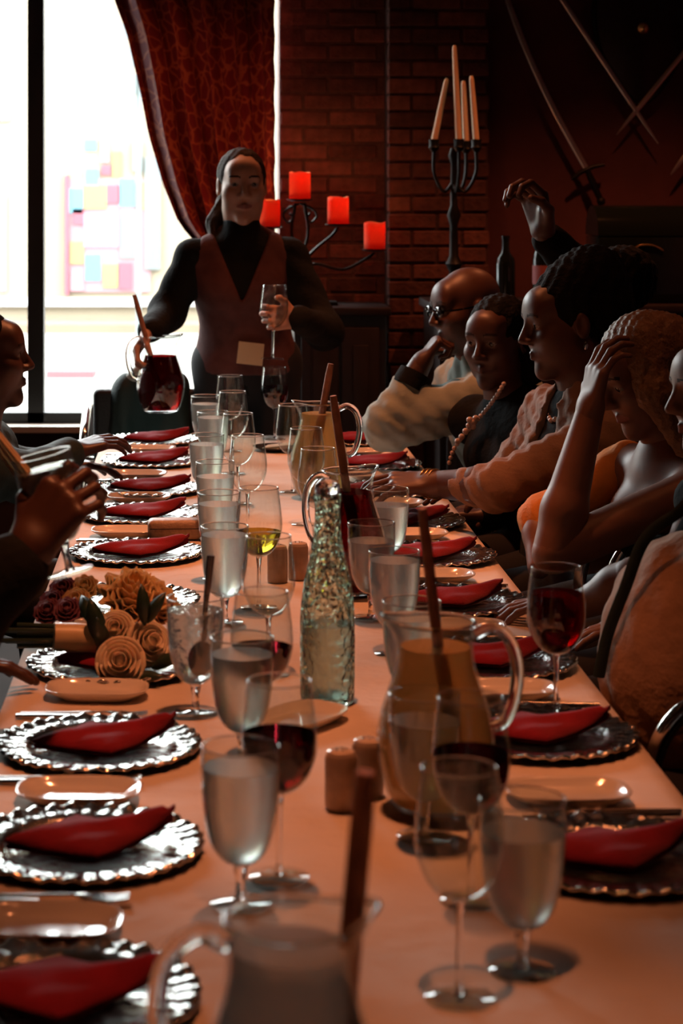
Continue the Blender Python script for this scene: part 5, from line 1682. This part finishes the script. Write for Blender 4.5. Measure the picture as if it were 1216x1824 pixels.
# ---- man in profile at the left
ml = Person('man seen in dark profile at the left edge in a dark green coat', P3(-22, 640, 5.2), R_(92), R_(-2), (-0.78, 5.2, 0.56), R_(80), 'skin_dark', female=False, s=1.02)
ml.arm(-1, P3(35, 850, 5.30), P3(128, 806, 5.52), dict(d=(0.75, 0.45, 0.22), n=(0.15, 0.3, -1), thumb=(-0.3, 0.9, 0.1), curl=(12, 22, 18), tcurl=10, scale=1.05))
ml.arm(1, (-0.55, 5.5, 0.82), (-0.40, 5.62, 0.80), dict(d=(1, 0.2, 0), n=(0, 0, -1), thumb=(0, -1, 0), curl=(10, 15, 10)))
ml.build_body()
ml.garment('coat', 'green_coat', 0.020, 0.97, folds=0.005, collar=0.03, sleeve_inf=0.022)
ml.hair([('e', (0, 0.024, 0.040), (0.078, 0.098, 0.089), 0.02), ('-', (0, -0.085, -0.03), (0.070, 0.066, 0.100), 0.01)], 'hair_black', noise=0.0015)

# ---- nearer guest at left: hand with a goblet
nl = Person('guest cut off at the left edge lifting a goblet, only hand and arm seen', (-0.78, 2.95, 1.22), R_(80), R_(5), (-0.84, 2.95, 0.56), R_(80), 'skin_dark', s=1.0)
nl.arm(-1, P3(-95, 1150, 2.92), P3(48, 985, 2.96), dict(d=(0.55, 0.10, 0.80), n=(0.45, 0.9, -0.15), thumb=(-0.6, 0.25, 0.6), curl=(42, 48, 30), tcurl=20, scale=1.12, spread=0.10), fo=(0.044, 0.033))
nl.arm(1, (-0.60, 3.25, 0.82), (-0.45, 3.30, 0.80), dict(d=(1, 0.2, 0), n=(0, 0, -1), thumb=(0, -1, 0), curl=(10, 15, 10)))
nl.build_body()
nl.garment('coat', 'black_cloth', 0.018, {-1: 0.93, 1: 0.97}, folds=0.004, sleeve_inf=0.020)
nl.hair(CAP, 'hair_black')
gp0 = px(126, 1020, 3.03); gp1 = px(80, 838, 3.03)
axg = (gp1 - gp0).normalized()
tilt = math.atan2(axg.x, axg.z)
glass('water_goblet', 0, 0, 'goblet of ice water lifted by the guest at the left edge', ICE, loc=gp0, rot=(0, tilt, 0), group='goblets in hand')
for k in range(6):
    a_ = px(-14 + k * 7 - 25, 755 + k * 3, 3.02) + Vector((0, 0.006 * (k % 2), 0)); b_ = px(52 + k * 8, 880 + 2 * k, 3.03) + Vector((0, 0.006 * (k % 2), 0))
    o = MB().tube([a_, b_], 0.0026, 8).build('drinking_straw', 'straw_tan')
    tag(o, 'tan straw in the goblet lifted at the left edge, ' + ['leftmost of six', 'second from left', 'third from left', 'third from right', 'second from right', 'rightmost of six'][k], 'straw', 'tan straws in the lifted goblet')

# ---- chairs under the guests and one empty armchair
chair(0.94, 2.95, 0.0, 'empty chrome armchair with black pads at the right table edge')
for p_, lb in ((mn, 'black armchair under the bald man'), (w2, 'black armchair under the smiling woman in black'), (w3, 'black armchair under the woman with the updo'),
               (w4, 'black armchair under the fair haired woman'), (w5, 'black armchair under the guest at the right edge'), (w6, 'black armchair under the guest in the tan blouse')):
    chair(p_.hip[0] + 0.06, p_.hip[1], 0.0, lb)
chair(wb_.hip[0] + 0.08, wb_.hip[1], 0.0, 'black armchair under the person raising a hand')
chair(ml.hip[0] - 0.06, ml.hip[1], math.pi, 'black armchair under the man in profile')
chair(nl.hip[0] - 0.06, nl.hip[1], math.pi, 'black armchair under the guest lifting a goblet')
# chair at the far left corner with a dark jacket over its back
chair(-0.17, 7.27, -math.pi / 2, 'dark armchair at the far left corner with a jacket on it')
f = Field((-0.45, 6.80, 0.40), (0.12, 7.30, 1.08), 0.010)
f.cap((-0.25, 7.05, 0.86), (-0.09, 7.05, 0.87), 0.055, 0.05, 0.05)
f.cap((-0.26, 7.03, 0.84), (-0.28, 7.01, 0.55), 0.045, 0.060, 0.05)
f.cap((-0.09, 7.03, 0.86), (-0.07, 7.01, 0.55), 0.045, 0.060, 0.05)
f.ell((-0.17, 7.03, 0.72), (0.12, 0.05, 0.20), None, 0.05)
def jf(a, X, Y, Z_): return a + 0.007 * np.sin(60 * X + 8 * Z_ + 2 * np.sin(10 * Z_))
f.whole(jf)
jk = empty('draped_jacket', (-0.17, 7.04, 0.45), 0, 'dark green jacket with grey collar draped over a chair left of the waitress', 'jacket')
field_object('cloth', [f], ['green_coat'], jk, np.array(jk.location))
f = Field((-0.60, 6.85, 0.75), (0.05, 7.2, 1.10), 0.008)
f.cap((-0.275, 7.02, 0.88), (-0.21, 7.02, 0.925), 0.018, 0.022, 0.03)
f.cap((-0.21, 7.02, 0.925), (-0.16, 7.0, 0.88), 0.022, 0.012, 0.03)
field_object('collar', [f], ['grey_cloth'], jk, np.array(jk.location))
